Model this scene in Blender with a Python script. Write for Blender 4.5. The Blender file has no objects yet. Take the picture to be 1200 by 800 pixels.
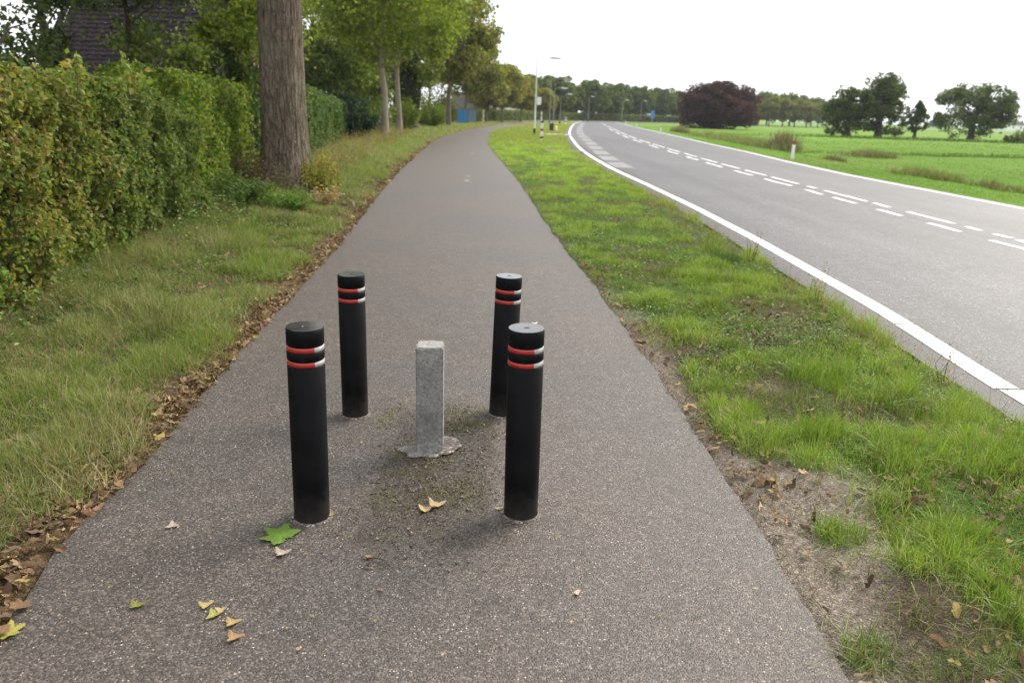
import bpy, bmesh, math, random
import numpy as np
from mathutils import Matrix, Vector
random.seed(7); rng = np.random.default_rng(11)
C = bpy.context.scene.collection

# ------------------------------------------------------------------ camera, sky, sun, exposure
H = 1.6; F = 880.; PIT = math.radians(17.0); ROL = math.radians(1.9)
cd = bpy.data.cameras.new('camera'); cam = bpy.data.objects.new('camera', cd); C.objects.link(cam)
cam.matrix_world = Matrix.Translation((0, 0, H)) @ Matrix.Rotation(math.radians(90) - PIT, 4, 'X') @ Matrix.Rotation(ROL, 4, 'Z')
cd.sensor_width = 36; cd.lens = F / 1200 * 36; cd.clip_start = .05; cd.clip_end = 6000
cd.dof.use_dof = True; cd.dof.focus_distance = 3.4; cd.dof.aperture_fstop = 3.2
S = bpy.context.scene; S.camera = cam
S.view_settings.view_transform = 'Standard'; S.view_settings.look = 'None'; S.view_settings.gamma = 1
S.view_settings.use_curve_mapping = False
S.view_settings.exposure = 1.08
S.cycles.max_bounces = 6; S.cycles.diffuse_bounces = 3; S.cycles.transmission_bounces = 4; S.cycles.glossy_bounces = 2
S.cycles.use_denoising = True

SUN_EL = math.radians(42); SUN_AZ = math.radians(48)          # azimuth measured from +Y towards +X
W = bpy.data.worlds.new('World'); S.world = W; W.use_nodes = True
nt = W.node_tree; nt.nodes.clear()
sky = nt.nodes.new('ShaderNodeTexSky'); sky.sky_type = 'NISHITA'; sky.sun_disc = False
sky.sun_elevation = SUN_EL; sky.sun_rotation = SUN_AZ; sky.air_density = 1; sky.dust_density = 4; sky.ozone_density = 1
tc = nt.nodes.new('ShaderNodeTexCoord'); mp = nt.nodes.new('ShaderNodeMapping'); mp.inputs['Scale'].default_value = (1, 1, 2.5)
nz = nt.nodes.new('ShaderNodeTexNoise'); nz.inputs['Scale'].default_value = 2.2; nz.inputs['Detail'].default_value = 5
cr = nt.nodes.new('ShaderNodeValToRGB'); cr.color_ramp.elements[0].position = .3; cr.color_ramp.elements[1].position = .7
cr.color_ramp.elements[0].color = (8.4, 8.8, 9.6, 1); cr.color_ramp.elements[1].color = (10.6, 10.5, 10.4, 1)
mx = nt.nodes.new('ShaderNodeMix'); mx.data_type = 'RGBA'; mx.inputs[0].default_value = .86
bg = nt.nodes.new('ShaderNodeBackground'); bg.inputs['Strength'].default_value = .085
wo = nt.nodes.new('ShaderNodeOutputWorld'); L = nt.links
L.new(tc.outputs['Generated'], mp.inputs[0]); L.new(mp.outputs[0], nz.inputs[0]); L.new(nz.outputs[0], cr.inputs[0])
L.new(sky.outputs[0], mx.inputs[6]); L.new(cr.outputs[0], mx.inputs[7]); L.new(mx.outputs[2], bg.inputs[0]); L.new(bg.outputs[0], wo.inputs[0])
sd = bpy.data.lights.new('sun', 'SUN'); sd.energy = 2.7; sd.angle = math.radians(30); sd.color = (1, .93, .82)
so = bpy.data.objects.new('sun', sd); C.objects.link(so)
sv = Vector((math.cos(SUN_EL) * math.sin(SUN_AZ), math.cos(SUN_EL) * math.cos(SUN_AZ), math.sin(SUN_EL)))
so.rotation_euler = sv.to_track_quat('Z', 'Y').to_euler(); so.location = (30, 20, 40)

# ------------------------------------------------------------------ helpers
def ray(x, y):
    u = (x - 600) / F; v = -(y - 400) / F; c, s = math.cos(ROL), math.sin(ROL)
    ur = c * u - s * v; vr = s * u + c * v
    return ur, math.cos(PIT) + vr * math.sin(PIT), -math.sin(PIT) + vr * math.cos(PIT)
def gp(x, y, z=0):
    d = ray(x, y); t = (z - H) / d[2]; return d[0] * t, d[1] * t
def at(x, y, Y):
    d = ray(x, y); t = Y / d[1]; return d[0] * t, Y, H + d[2] * t

def tag(o, label=None, cat=None, group=None, kind=None):
    if label: o['label'] = label
    if cat: o['category'] = cat
    if group: o['group'] = group
    if kind: o['kind'] = kind
    return o
def empty(name, loc, label, cat, group=None, rz=0):
    o = bpy.data.objects.new(name, None); C.objects.link(o); o.location = loc; o.rotation_euler.z = rz
    o.empty_display_size = .2
    return tag(o, label, cat, group)
def mk(name, V, FS, mat, col=None, parent=None, smooth=False, mi=None):
    """one mesh object from a vertex array and a list of face arrays (n x k)"""
    me = bpy.data.meshes.new(name); V = np.asarray(V, np.float32)
    FS = [np.asarray(f, np.int32) for f in FS if len(f)]
    me.vertices.add(len(V)); me.vertices.foreach_set('co', V.ravel())
    idx = np.concatenate([f.ravel() for f in FS]); tot = np.concatenate([np.full(len(f), f.shape[1], np.int32) for f in FS])
    st = np.concatenate([[0], np.cumsum(tot)[:-1]]).astype(np.int32)
    me.loops.add(len(idx)); me.loops.foreach_set('vertex_index', idx)
    me.polygons.add(len(tot)); me.polygons.foreach_set('loop_start', st)
    try: me.polygons.foreach_set('loop_total', tot)
    except Exception: pass
    me.polygons.foreach_set('use_smooth', np.full(len(tot), smooth))
    for m in (mat if isinstance(mat, (list, tuple)) else [mat]): me.materials.append(m)
    if mi is not None: me.polygons.foreach_set('material_index', np.asarray(mi, np.int32))
    if col is not None:
        a = me.color_attributes.new('Col', 'FLOAT_COLOR', 'POINT')
        c4 = np.ones((len(V), 4), np.float32); c4[:, :3] = col; a.data.foreach_set('color', c4.ravel())
    me.update(calc_edges=True); me.validate()
    o = bpy.data.objects.new(name, me); C.objects.link(o)
    if parent: o.parent = parent
    return o
def copy_tree(o, parent=None):
    c = o.copy(); C.objects.link(c); c.parent = parent
    for ch in list(o.children): copy_tree(ch, c)
    return c
def bmobj(name, bm, mat, parent=None, smooth=False):
    me = bpy.data.meshes.new(name); bm.normal_update(); bm.to_mesh(me); bm.free()
    for m in (mat if isinstance(mat, (list, tuple)) else [mat]): me.materials.append(m)
    if smooth:
        for p in me.polygons: p.use_smooth = True
    o = bpy.data.objects.new(name, me); C.objects.link(o)
    if parent: o.parent = parent
    return o
def add_box(bm, x0, x1, y0, y1, z0, z1, bev=0):
    b = bmesh.new(); bmesh.ops.create_cube(b, size=1)
    bmesh.ops.scale(b, vec=(x1 - x0, y1 - y0, z1 - z0), verts=b.verts)
    bmesh.ops.translate(b, vec=((x0 + x1) / 2, (y0 + y1) / 2, (z0 + z1) / 2), verts=b.verts)
    if bev: bmesh.ops.bevel(b, geom=b.edges[:], offset=bev, segments=2, affect='EDGES')
    t = bpy.data.meshes.new('t'); b.to_mesh(t); b.free(); bm.from_mesh(t); bpy.data.meshes.remove(t)
def box(name, dims, mat, parent=None, bev=0):
    bm = bmesh.new(); add_box(bm, *dims, bev=bev); return bmobj(name, bm, mat, parent)
def lathe(prof, n=48, a0=0, a1=2 * math.pi):
    full = abs(a1 - a0 - 2 * math.pi) < 1e-6; m = n if full else n + 1
    V = []; Fq = []
    for r, z in prof:
        for k in range(m):
            a = a0 + (a1 - a0) * k / n; V.append((r * math.sin(a), -r * math.cos(a), z))
    for i in range(len(prof) - 1):
        for k in range(n):
            k2 = (k + 1) % m; Fq.append((i * m + k, i * m + k2, (i + 1) * m + k2, (i + 1) * m + k))
    return np.array(V), np.array(Fq)
def tube(P, R, n=8):
    P = np.asarray(P, float); R = np.asarray(R, float); m = len(P)
    T = np.gradient(P, axis=0); T /= np.linalg.norm(T, axis=1)[:, None] + 1e-9
    ref = np.where(np.abs(T[:, 2:3]) > .9, np.array([[1., 0, 0]]), np.array([[0, 0, 1.]]))
    if abs(T[:, 2]).max() > .9: ref = np.tile([[1., 0, 0]], (m, 1))
    A = np.cross(T, ref); A /= np.linalg.norm(A, axis=1)[:, None] + 1e-9; B = np.cross(T, A)
    a = np.arange(n) / n * 2 * np.pi
    V = P[:, None] + R[:, None, None] * (np.cos(a)[None, :, None] * A[:, None] + np.sin(a)[None, :, None] * B[:, None])
    i, k = np.meshgrid(np.arange(m - 1), np.arange(n), indexing='ij'); k2 = (k + 1) % n
    Fq = np.stack([i * n + k, i * n + k2, (i + 1) * n + k2, (i + 1) * n + k], -1).reshape(-1, 4)
    return V.reshape(-1, 3), Fq
class Acc:
    def __init__(s): s.V = []; s.F = {}; s.C = []; s.n = 0
    def add(s, V, F_, col=None):
        for f in (F_ if isinstance(F_, list) else [F_]):
            f = np.asarray(f)
            if len(f): s.F.setdefault(f.shape[1], []).append(f + s.n)
        s.V.append(V); s.n += len(V)
        if col is not None: s.C.append(np.broadcast_to(col, (len(V), 3)))
    def mk(s, name, mat, parent=None, smooth=False):
        return mk(name, np.concatenate(s.V), [np.concatenate(v) for v in s.F.values()], mat,
                  np.concatenate(s.C) if s.C else None, parent, smooth)
# value noise
def _h(ix, iy, iz, s):
    n = (ix.astype(np.int64) * 374761393 + iy.astype(np.int64) * 668265263 + iz.astype(np.int64) * 2147483647 + s * 974711) & 0xffffffff
    n = ((n ^ (n >> 13)) * 1274126177) & 0xffffffff; n = (n ^ (n >> 16)); return (n & 0xffff) / 65535.
def vn(x, y, z=0, s=1):
    x, y, z = np.broadcast_arrays(np.asarray(x, float), np.asarray(y, float), np.asarray(z, float))
    ix, iy, iz = np.floor(x), np.floor(y), np.floor(z); fx, fy, fz = x - ix, y - iy, z - iz
    fx, fy, fz = [f * f * (3 - 2 * f) for f in (fx, fy, fz)]; r = 0
    for a in (0, 1):
        for b in (0, 1):
            for c in (0, 1):
                r = r + _h(ix + a, iy + b, iz + c, s) * (fx if a else 1 - fx) * (fy if b else 1 - fy) * (fz if c else 1 - fz)
    return r
def fbm(x, y, z=0, s=1, o=3):
    r = 0; a = .5; t = 0
    for k in range(o):
        r = r + a * vn(np.asarray(x) * 2 ** k, np.asarray(y) * 2 ** k, np.asarray(z) * 2 ** k, s + k); t += a; a *= .5
    return r / t
def ss(a, b, x):
    t = np.clip((x - a) / (b - a), 0, 1); return t * t * (3 - 2 * t)
def pick(pal, n, w=None, jit=.12):
    pal = np.array(pal, float); i = rng.choice(len(pal), n, p=None if w is None else np.array(w) / np.sum(w))
    return pal[i] * (1 + rng.normal(0, jit, (n, 1))).clip(.5, 1.6)

# ------------------------------------------------------------------ materials
class M:
    def __init__(s, name, rough=.7, spec=.5):
        s.m = bpy.data.materials.new(name); s.m.use_nodes = True; s.t = s.m.node_tree
        s.b = s.t.nodes['Principled BSDF']; s.b.inputs['Roughness'].default_value = rough
        s.b.inputs['Specular IOR Level'].default_value = spec
        s.out = s.t.nodes['Material Output']; s._p = None
    def n(s, typ, **k):
        n = s.t.nodes.new('ShaderNode' + typ)
        for a, v in k.items():
            if a.startswith('i_'):
                nm = a[2:].replace('_', ' '); n.inputs[nm].default_value = v
            else: setattr(n, a, v)
        return n
    def l(s, a, b): s.t.links.new(a, b)
    def pos(s):
        if s._p is None: s._p = s.n('TexCoord').outputs['Object']
        return s._p
    def noise(s, scale, detail=3, vec=None, rough=.5):
        n = s.n('TexNoise'); n.inputs['Scale'].default_value = scale; n.inputs['Detail'].default_value = detail
        n.inputs['Roughness'].default_value = rough; s.l(vec or s.pos(), n.inputs['Vector']); return n.outputs[0]
    def ramp(s, fac, stops):
        r = s.n('ValToRGB'); e = r.color_ramp.elements
        while len(e) < len(stops): e.new(.5)
        for k, (p, c) in enumerate(stops):
            e[k].position = p; e[k].color = (*(c if isinstance(c, (tuple, list)) else (c, c, c)), 1)
        s.l(fac, r.inputs[0]); return r.outputs[0]
    def mix(s, fac, a, b, mode='MIX'):
        m = s.n('Mix', data_type='RGBA', blend_type=mode)
        for i, v in ((0, fac), (6, a), (7, b)):
            if isinstance(v, (int, float)) and i == 0: m.inputs[0].default_value = v
            elif isinstance(v, (tuple, list)): m.inputs[i].default_value = (*v, 1)
            else: s.l(v, m.inputs[i])
        return m.outputs[2]
    def math(s, op, a, b=0, clamp=False):
        m = s.n('Math', operation=op, use_clamp=clamp)
        for i, v in ((0, a), (1, b)):
            if isinstance(v, (int, float)): m.inputs[i].default_value = v
            else: s.l(v, m.inputs[i])
        return m.outputs[0]
    def bump(s, h, strength=.3, dist=.01):
        b = s.n('Bump'); b.inputs['Strength'].default_value = strength; b.inputs['Distance'].default_value = dist
        s.l(h, b.inputs['Height']); s.l(b.outputs[0], s.b.inputs['Normal'])
    def col(s, c):
        if isinstance(c, (tuple, list)): s.b.inputs['Base Color'].default_value = (*c, 1)
        else: s.l(c, s.b.inputs['Base Color'])
        return s
def plain(name, c, rough=.6, spec=.5, var=.15, sc=6):
    m = M(name, rough, spec); n = m.noise(sc, 4)
    m.col(m.ramp(n, [(.3, tuple(v * (1 - var) for v in c)), (.7, tuple(min(1, v * (1 + var)) for v in c))])); return m.m
def leafmat(name, trans=.35, rough=.55, spec=.25):
    m = M(name, rough, spec); a = m.n('Attribute', attribute_name='Col')
    m.col(a.outputs['Color']); t = m.n('BsdfTranslucent'); mixs = m.n('MixShader'); mixs.inputs[0].default_value = trans
    br = m.mix(.6, a.outputs['Color'], (1.35, 1.5, .7), 'MULTIPLY'); m.l(br, t.inputs[0])
    m.l(m.b.outputs[0], mixs.inputs[1]); m.l(t.outputs[0], mixs.inputs[2]); m.l(mixs.outputs[0], m.out.inputs[0]); return m.m
LEAF = leafmat('leaf', .42); GRASS = leafmat('grass_blade', .3, .5, .3); LITTER = leafmat('dead_leaf', .15, .8, .15)

def asphalt(name, base, warm, speck=.985, rough=.75, stone=150., scale_big=.5, spec=.5, path=False, road=False):
    m = M(name, rough, spec); p = m.pos()
    v = m.n('TexVoronoi'); v.inputs['Scale'].default_value = stone; m.l(p, v.inputs['Vector'])
    v2 = m.n('TexVoronoi'); v2.inputs['Scale'].default_value = stone * .72; m.l(p, v2.inputs['Vector'])
    sep = m.n('SeparateColor'); m.l(v.outputs['Color'], sep.inputs[0]); sep2 = m.n('SeparateColor'); m.l(v2.outputs['Color'], sep2.inputs[0])
    c0 = m.ramp(sep.outputs[0], [(0, tuple(x * .4 for x in base)), (.5, tuple(x * .88 for x in base)), (.85, tuple(x * 1.6 for x in base)), (1, tuple(x * 2.7 for x in base))])
    w = m.ramp(sep2.outputs[1], [(speck - .03, 0.), (speck, 1.)])
    near = m.ramp(m.math('ADD', v2.outputs['Distance'], m.math('MULTIPLY', m.noise(400, 2), .4)), [(.42, 1.), (.62, 0.)])
    c1 = m.mix(m.math('MULTIPLY', m.math('MULTIPLY', w, near), m.ramp(m.noise(3.5, 3), [(.35, .25), (.65, 1.)])), c0, (.5, .47, .43))
    big = m.noise(scale_big, 5, rough=.6)
    c2 = m.mix(m.ramp(big, [(.38, 0.), (.66, 1.)]), c1, m.mix(.75, c1, warm, 'MULTIPLY'))
    mid = m.noise(9, 4); c3 = m.mix(.5, c2, m.ramp(mid, [(.3, .72), (.7, 1.25)]), 'MULTIPLY')
    if path:   # a soil and moss stain, worn into the surface between the bollards
        g = m.n('NewGeometry').outputs['Position']; sx = m.n('SeparateXYZ'); m.l(g, sx.inputs[0])
        dx = m.math('DIVIDE', m.math('ABSOLUTE', m.math('ADD', sx.outputs[0], .33)), .27)
        dy = m.math('DIVIDE', m.math('ABSOLUTE', m.math('ADD', sx.outputs[1], -3.17)), .68)
        d = m.math('MAXIMUM', dx, dy); d = m.math('ADD', d, m.math('MULTIPLY', m.math('ADD', m.noise(5, 5, rough=.7), -.5), .95))
        f = m.ramp(d, [(.85, .96), (1.06, 0.)])
        soil = m.mix(m.ramp(m.noise(13, 4, rough=.7), [(.54, 0.), (.66, 1.)]), (.024, .018, .013), (.042, .04, .014))
        soil = m.mix(m.ramp(sep.outputs[2], [(.7, 0.), (.95, 1.)]), soil, (.10, .08, .06))
        c3 = m.mix(f, c3, soil)
    if road:   # tyre tracks, tar seams and patches
        mp = m.n('Mapping'); mp.inputs['Scale'].default_value = (1.6, .05, 1); m.l(p, mp.inputs[0]); tr = m.noise(1., 3, mp.outputs[0])
        c3 = m.mix(.8, c3, m.ramp(tr, [(.38, .78), (.6, 1.18)]), 'MULTIPLY')
        sx = m.n('SeparateXYZ'); m.l(p, sx.inputs[0]); ed = m.math('MULTIPLY', m.ramp(sx.outputs[0], [(0, 0.), (1, 1.)]), 1)
        mr = m.n('MapRange'); mr.inputs['From Min'].default_value = 3.3; mr.inputs['From Max'].default_value = 3.8; m.l(m.math('ADD', sx.outputs[0], m.math('MULTIPLY', m.noise(3, 4), .4)), mr.inputs['Value'])
        c3 = m.mix(mr.outputs[0], m.mix(1., c3, (.52, .46, .42), 'MULTIPLY'), c3)
        v4 = m.n('TexVoronoi', feature='DISTANCE_TO_EDGE'); v4.inputs['Scale'].default_value = .42; wv = m.n('VectorMath', operation='ADD'); m.l(p, wv.inputs[0])
        nn = m.n('TexNoise'); nn.inputs['Scale'].default_value = 1.5; m.l(p, nn.inputs['Vector']); m.l(nn.outputs['Color'], wv.inputs[1]); m.l(wv.outputs[0], v4.inputs['Vector'])
        crk = m.math('MULTIPLY', m.ramp(v4.outputs[0], [(.0, 1.), (.008, 0.)]), m.ramp(m.noise(.25, 2), [(.5, 0.), (.58, .8)])); c3 = m.mix(crk, c3, (.02, .02, .02))
    m.col(c3)
    hgt = m.math('ADD', m.math('MULTIPLY', v.outputs['Distance'], -1), m.math('MULTIPLY', m.noise(40, 3), .6))
    m.bump(hgt, .55, .004); return m.m
PATH = asphalt('path_asphalt', (.058, .050, .0445), (1.3, 1.15, 1.02), speck=.962, stone=170, path=True, rough=.56, spec=.45)
ROAD = asphalt('road_asphalt', (.042, .042, .045), (1.4, 1.38, 1.38), speck=.94, stone=85, rough=.6, scale_big=.3, spec=.38, road=True)
def paint(c1=(.7, .7, .69), c2=(.5, .5, .49), th=.56):
    m = M('road_paint', .7); n = m.noise(30, 5, rough=.7); n2 = m.noise(2.2, 4)
    c = m.mix(m.ramp(n2, [(.35, 0.), (.7, 1.)]), c1, c2)
    m.col(m.mix(m.ramp(n, [(th, 0.), (th + .12, .85)]), c, (.07, .07, .07))); return m.m
PAINT = paint(); PAINT2 = paint((.22, .22, .22), (.13, .13, .13), .5)
def ground_mat():
    m = M('ground_soil', .95, .1); a = m.n('Attribute', attribute_name='Col'); n = m.noise(38, 5, rough=.7); n2 = m.noise(5, 4)
    f = m.mix(1., m.ramp(n, [(.3, .55), (.7, 1.4)]), m.ramp(n2, [(.3, .8), (.7, 1.2)]), 'MULTIPLY')
    c = m.mix(.9, a.outputs['Color'], f, 'MULTIPLY'); v = m.n('TexVoronoi'); v.inputs['Scale'].default_value = 130; m.l(m.pos(), v.inputs['Vector']); sp = m.n('SeparateColor'); m.l(v.outputs['Color'], sp.inputs[0])
    c = m.mix(.8, c, m.ramp(sp.outputs[0], [(0, .5), (.6, 1.), (.9, 1.3), (1, 2.1)]), 'MULTIPLY'); m.col(c)
    m.bump(m.math('ADD', n, m.math('MULTIPLY', v.outputs['Distance'], -.5)), 1., .02); return m.m
GROUND = ground_mat()
def bark(name, c, sc=1., deep=.5):
    m = M(name, .9, .2); mp = m.n('Mapping'); mp.inputs['Scale'].default_value = (14 * sc, 14 * sc, 2.2 * sc); m.l(m.pos(), mp.inputs[0])
    n = m.noise(1.6, 6, mp.outputs[0], .65); b = m.noise(1.2, 3)
    k = m.ramp(n, [(.34, tuple(v * deep for v in c)), (.5, c), (.7, tuple(v * 1.35 for v in c))])
    m.col(m.mix(.6, k, m.ramp(b, [(.3, (.8, .85, .75)), (.7, (1.15, 1.1, 1.05))]), 'MULTIPLY')); m.bump(n, .9, .03); return m.m
BARK = bark('bark', (.15, .125, .10)); BARK_DARK = bark('dark_bark', (.07, .06, .05)); BARK_PALE = bark('pale_bark', (.27, .23, .18), 1.5, .7)

# ------------------------------------------------------------------ layout of path and road (metres)
PL = np.array([(-6, -1.5), (1.9, -1.55), (2.4, -1.66), (3.1, -1.68), (5, -1.84), (6.4, -1.93), (8.8, -2.1), (13.6, -2.55), (20, -3.1), (28.7, -3.7), (38, -4.3), (48, -4.62), (60, -4.6), (74.6, -3.94), (90, -2.6), (108, -.9), (125, 1.2), (150, 5), (180, 10.5)])
PR = np.array([(-6, 1.2), (1.86, 1.06), (3.2, 1.02), (4.4, .96), (7, .8), (10.3, .52), (17.9, .06), (24, -.42), (30.4, -.95), (38, -1.5), (47.5, -1.9), (58, -2.15), (70, -2.1), (82, -1.4), (96.6, .1), (108, 1.3), (125, 3.4), (150, 7.2), (180, 12.6)])
RL = np.array([(-8, 2.95), (4, 2.9), (6.3, 2.93), (10.5, 2.98), (14, 2.95), (18.9, 2.82), (24, 2.62), (29, 2.52), (35, 2.55), (41.2, 2.73), (50, 3.1), (58, 3.45), (69, 4.1), (90, 5.6), (128, 8.6), (180, 14.0)])
RR = np.array([(-8, 11.2), (10, 10.9), (16.4, 10.85), (24.8, 10.85), (32, 11.3), (40, 12.0), (50, 12.6), (68, 14.0), (90, 15.6), (122, 17.9), (176, 22.0)])
def it(T, y): return np.interp(y, T[:, 0], T[:, 1])
def hgt(x, y):
    x = np.asarray(x, float); y = np.asarray(y, float)
    pl, pr, rl, rr = it(PL, y), it(PR, y), it(RL, y), it(RR, y)
    dl = pl - x; dm = np.minimum(x - pr, rl - x); dr = x - rr
    n = fbm(x * 2.2, y * 2.2, 0, 3) - .5; n2 = fbm(x * 9, y * 9, 0, 5) - .5
    h = np.full(x.shape, -.035)
    def side(d, top, w): return -.035 + (.03 + top) * ss(.0, w, d) + (n * .07 + n2 * .03) * ss(.02, .35, d) + .026 * ss(0, .04, d) - .018 * ss(.1, .5, d)
    h = np.where(dl > 0, side(dl, .02, .5) + .10 * ss(.5, 2.2, dl), h)
    h = np.where(dm > 0, side(dm, .03, .5), h)
    h = np.where(dr > 0, side(dr, .0, .8) - .22 * ss(1.5, 4, dr) + .1 * ss(6, 20, dr), h)
    f = ss(80, 120, y); return h * (1 - f) + -.05 * f

# ground colours
def gcol(x, y):
    dl = it(PL, y) - x; dm = np.minimum(x - it(PR, y), it(RL, y) - x); dr = x - it(RR, y)
    soil = np.array([.085, .064, .045]); olive = np.array([.075, .085, .028]); green = np.array([.055, .11, .018]); field = np.array([.105, .215, .02]); pale = np.array([.22, .185, .15])
    n = fbm(x * 1.3, y * 1.3, 0, 9)[..., None]; n1 = fbm(x * 5, y * 5, 0, 19)[..., None]
    c = soil + (green - soil) * ss(.35, .6, n)
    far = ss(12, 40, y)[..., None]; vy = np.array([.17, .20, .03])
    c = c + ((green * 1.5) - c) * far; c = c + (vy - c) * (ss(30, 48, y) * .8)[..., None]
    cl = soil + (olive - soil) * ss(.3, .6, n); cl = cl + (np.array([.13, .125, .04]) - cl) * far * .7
    litter = np.array([.14, .09, .05]); cl = cl + (litter - cl) * (1 - ss(.1, .45, dl))[..., None] * .8
    fn = fbm(x * .06, y * .06, 0, 4)[..., None]; f2 = fbm(x * .5, y * .12, 0, 8)[..., None]
    cf = field * (.75 + .5 * fn) * (.92 + .16 * f2) + np.array([.02, .0, 0]) * f2
    bare = BARE(x, y)[..., None]; c = c + (pale - c) * bare
    c = np.where((dl > 0)[..., None], cl, c); c = np.where((dr > 0)[..., None], cf, c); return c
def BARE(x, y):
    d = x - it(PR, y); w = .06 + .34 * np.exp(-((y - 2.95) / .55) ** 2) + .4 * (fbm(x * 2.6, y * 1.4, 0, 31) - .5)
    return np.clip((1 - ss(w, w + .15, d)) * ss(-.1, .0, d) * (1 - ss(4.2, 8, y) * .8) + .7 * ss(.62, .70, fbm(x * 2.2, y * 1.6, 0, 77)) * (1 - ss(4, 6, y)) * (x > 0) * .6, 0, 1)

# ------------------------------------------------------------------ ground, path, road
xs = np.unique(np.round(np.concatenate([np.arange(-6, 4, .04), np.arange(4, 16, .12), np.arange(-30, -6, .5), np.arange(16, 60, 1.), np.linspace(-3000, -30, 30), np.linspace(60, 3000, 30)]), 4))
ys = np.unique(np.round(np.concatenate([np.arange(.8, 9, .04), np.arange(9, 30, .15), np.arange(30, 120, 1.), np.arange(-20, .8, .6), np.linspace(120, 4000, 40), np.linspace(-800, -20, 8)]), 4))
X, Y = np.meshgrid(xs, ys, indexing='ij'); Z = hgt(X, Y); nx, ny = X.shape
i, j = np.meshgrid(np.arange(nx - 1), np.arange(ny - 1), indexing='ij'); q = i * ny + j
mk('ground', np.stack([X, Y, Z], -1).reshape(-1, 3), [np.stack([q, q + ny, q + ny + 1, q + 1], -1).reshape(-1, 4)], GROUND,
   gcol(X, Y).reshape(-1, 3), smooth=True)['kind'] = 'structure'

def ribbon(name, y0, y1, step, fl, fr, z, mat, thick=.06, jit=0, nx_=8, tail=None, tailr=None):
    yy = np.arange(y0, y1 + 1e-6, step); a = fl(yy); b = fr(yy)
    if jit:
        a = a + (fbm(yy * 2.5, 0, 0, 41) - .5) * jit + (fbm(yy * 30, 0, 0, 43) - .5) * jit * .5; b = b + (fbm(yy * 2.5, 9, 0, 42) - .5) * jit + (fbm(yy * 30, 9, 0, 44) - .5) * jit * .5
    Lp = [(x, y) for x, y in zip(a, yy)]; Rp = [(x, y) for x, y in zip(b, yy)]
    if tail: Lp += tail; Rp += tailr
    Lp = np.array(Lp); Rp = np.array(Rp); t = np.linspace(0, 1, nx_ + 1)[None, :, None]
    P = Lp[:, None] * (1 - t) + Rp[:, None] * t; n, m = P.shape[:2]
    zc = np.full((n, m), z); V = np.concatenate([P, zc[..., None]], -1)
    lo = V[:, [0, -1]].copy(); lo[..., 2] -= thick
    V = np.concatenate([lo[:, :1], V, lo[:, 1:]], 1); m += 2
    i, j = np.meshgrid(np.arange(n - 1), np.arange(m - 1), indexing='ij'); q = i * m + j
    o = mk(name, V.reshape(-1, 3), [np.stack([q, q + 1, q + m + 1, q + m], -1).reshape(-1, 4)], mat); o['kind'] = 'structure'; return o
ribbon('path', -6, 180, .05, lambda y: it(PL, y), lambda y: it(PR, y), 0, PATH, jit=.045, tail=[(22, 205), (45, 228), (90, 245), (300, 290)], tailr=[(24.5, 203.5), (46.5, 226), (91, 242.5), (301, 287.5)])
ribbon('road', -8, 176, .25, lambda y: it(RL, y), lambda y: it(RR, y), 0, ROAD, jit=.05, tail=[(20, 192), (32, 206), (55, 221), (100, 238), (300, 282)], tailr=[(26.5, 185.5), (38, 198), (58, 212.5), (102, 229.5), (302, 273.5)])
def strip(A, y0, y1, off, w, step=.25, wob=0):
    yy = np.linspace(y0, y1, max(2, int((y1 - y0) / step) + 1)); c = A(yy) + off + (fbm(yy * 2, 5, 0, 51) - .5) * wob
    n = len(yy); V = np.zeros((n, 2, 3)); V[:, 0, 0] = c - w / 2; V[:, 1, 0] = c + w / 2; V[:, :, 1] = yy[:, None]; V[:, :, 2] = .004
    i = np.arange(n - 1) * 2; return V.reshape(-1, 3), np.stack([i, i + 1, i + 3, i + 2], -1)
acc = Acc()
yb = [-7, 3.8, 4.55, 6.1, 9.5, 14, 20, 28, 40, 60, 90, 130, 176]
WL = lambda y: it(RL, y) + .26 + .12 * ss(4, 7, y) * (1 - ss(12, 30, y)) + .1 * ss(20, 30, y)
for a, b in zip(yb[:-1], yb[1:]): acc.add(*strip(WL, a, b - .025, random.uniform(-.008, .008) * 0 + (0.03 if a < 4 else 0), .17 if a > 4.2 else .175))
acc.add(*strip(lambda y: it(RR, y) - .28, -7, 176, 0, .16))
CL = lambda y: np.interp(y, [0, 12, 24, 30, 40, 55, 70, 122, 176], [7.3, 7.3, 7.25, 7.3, 7.6, 8.2, 9.2, 13.2, 18])
for a, b in [(4, 5.2), (6.4, 7), (8.2, 9.7), (9.95, 11.3), (11.45, 11.85), (12.2, 12.65), (13.0, 14.6), (15.3, 16.05), (16.35, 18.7), (19.2, 19.8), (20.4, 22.6), (23.2, 25.4), (26, 28.5), (29.2, 32), (33, 36), (37, 41), (42, 47), (48, 54), (56, 64), (66, 76), (79, 92), (96, 112), (118, 140), (146, 170)]: acc.add(*strip(CL, a, b, .22, .11, wob=.06))
for a, b in [(4.6, 5.4), (6.6, 7.8), (8.7, 9.4), (10.2, 11.15), (12.0, 12.95), (13.9, 14.85), (15.85, 17.0), (17.6, 18.75), (19.7, 21.8), (23, 25), (26.5, 29), (30.5, 33), (35, 38), (41, 45), (49, 54), (58, 64), (68, 76), (82, 92)]: acc.add(*strip(CL, a, b, -.24, .12, wob=.12))
BLK = lambda y: np.interp(y, [24, 27, 32.5, 38, 50, 64, 92, 150], [3.35, 3.3, 3.45, 3.72, 4.3, 4.95, 7.0, 12.2])
yv = 24.6; bl = 2.6
hat = Acc(); pm = Acc()
for (px_, py_, l_) in [(546, 213, .55), (548, 207, .3), (553, 181, .8)]:
    x_, y_ = gp(px_, py_); pm.add(np.array([(x_ - .07, y_, .004), (x_ + .07, y_, .004), (x_ + .06, y_ + l_, .004), (x_ - .06, y_ + l_, .004)]), np.array([[0, 1, 2, 3]]))
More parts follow.
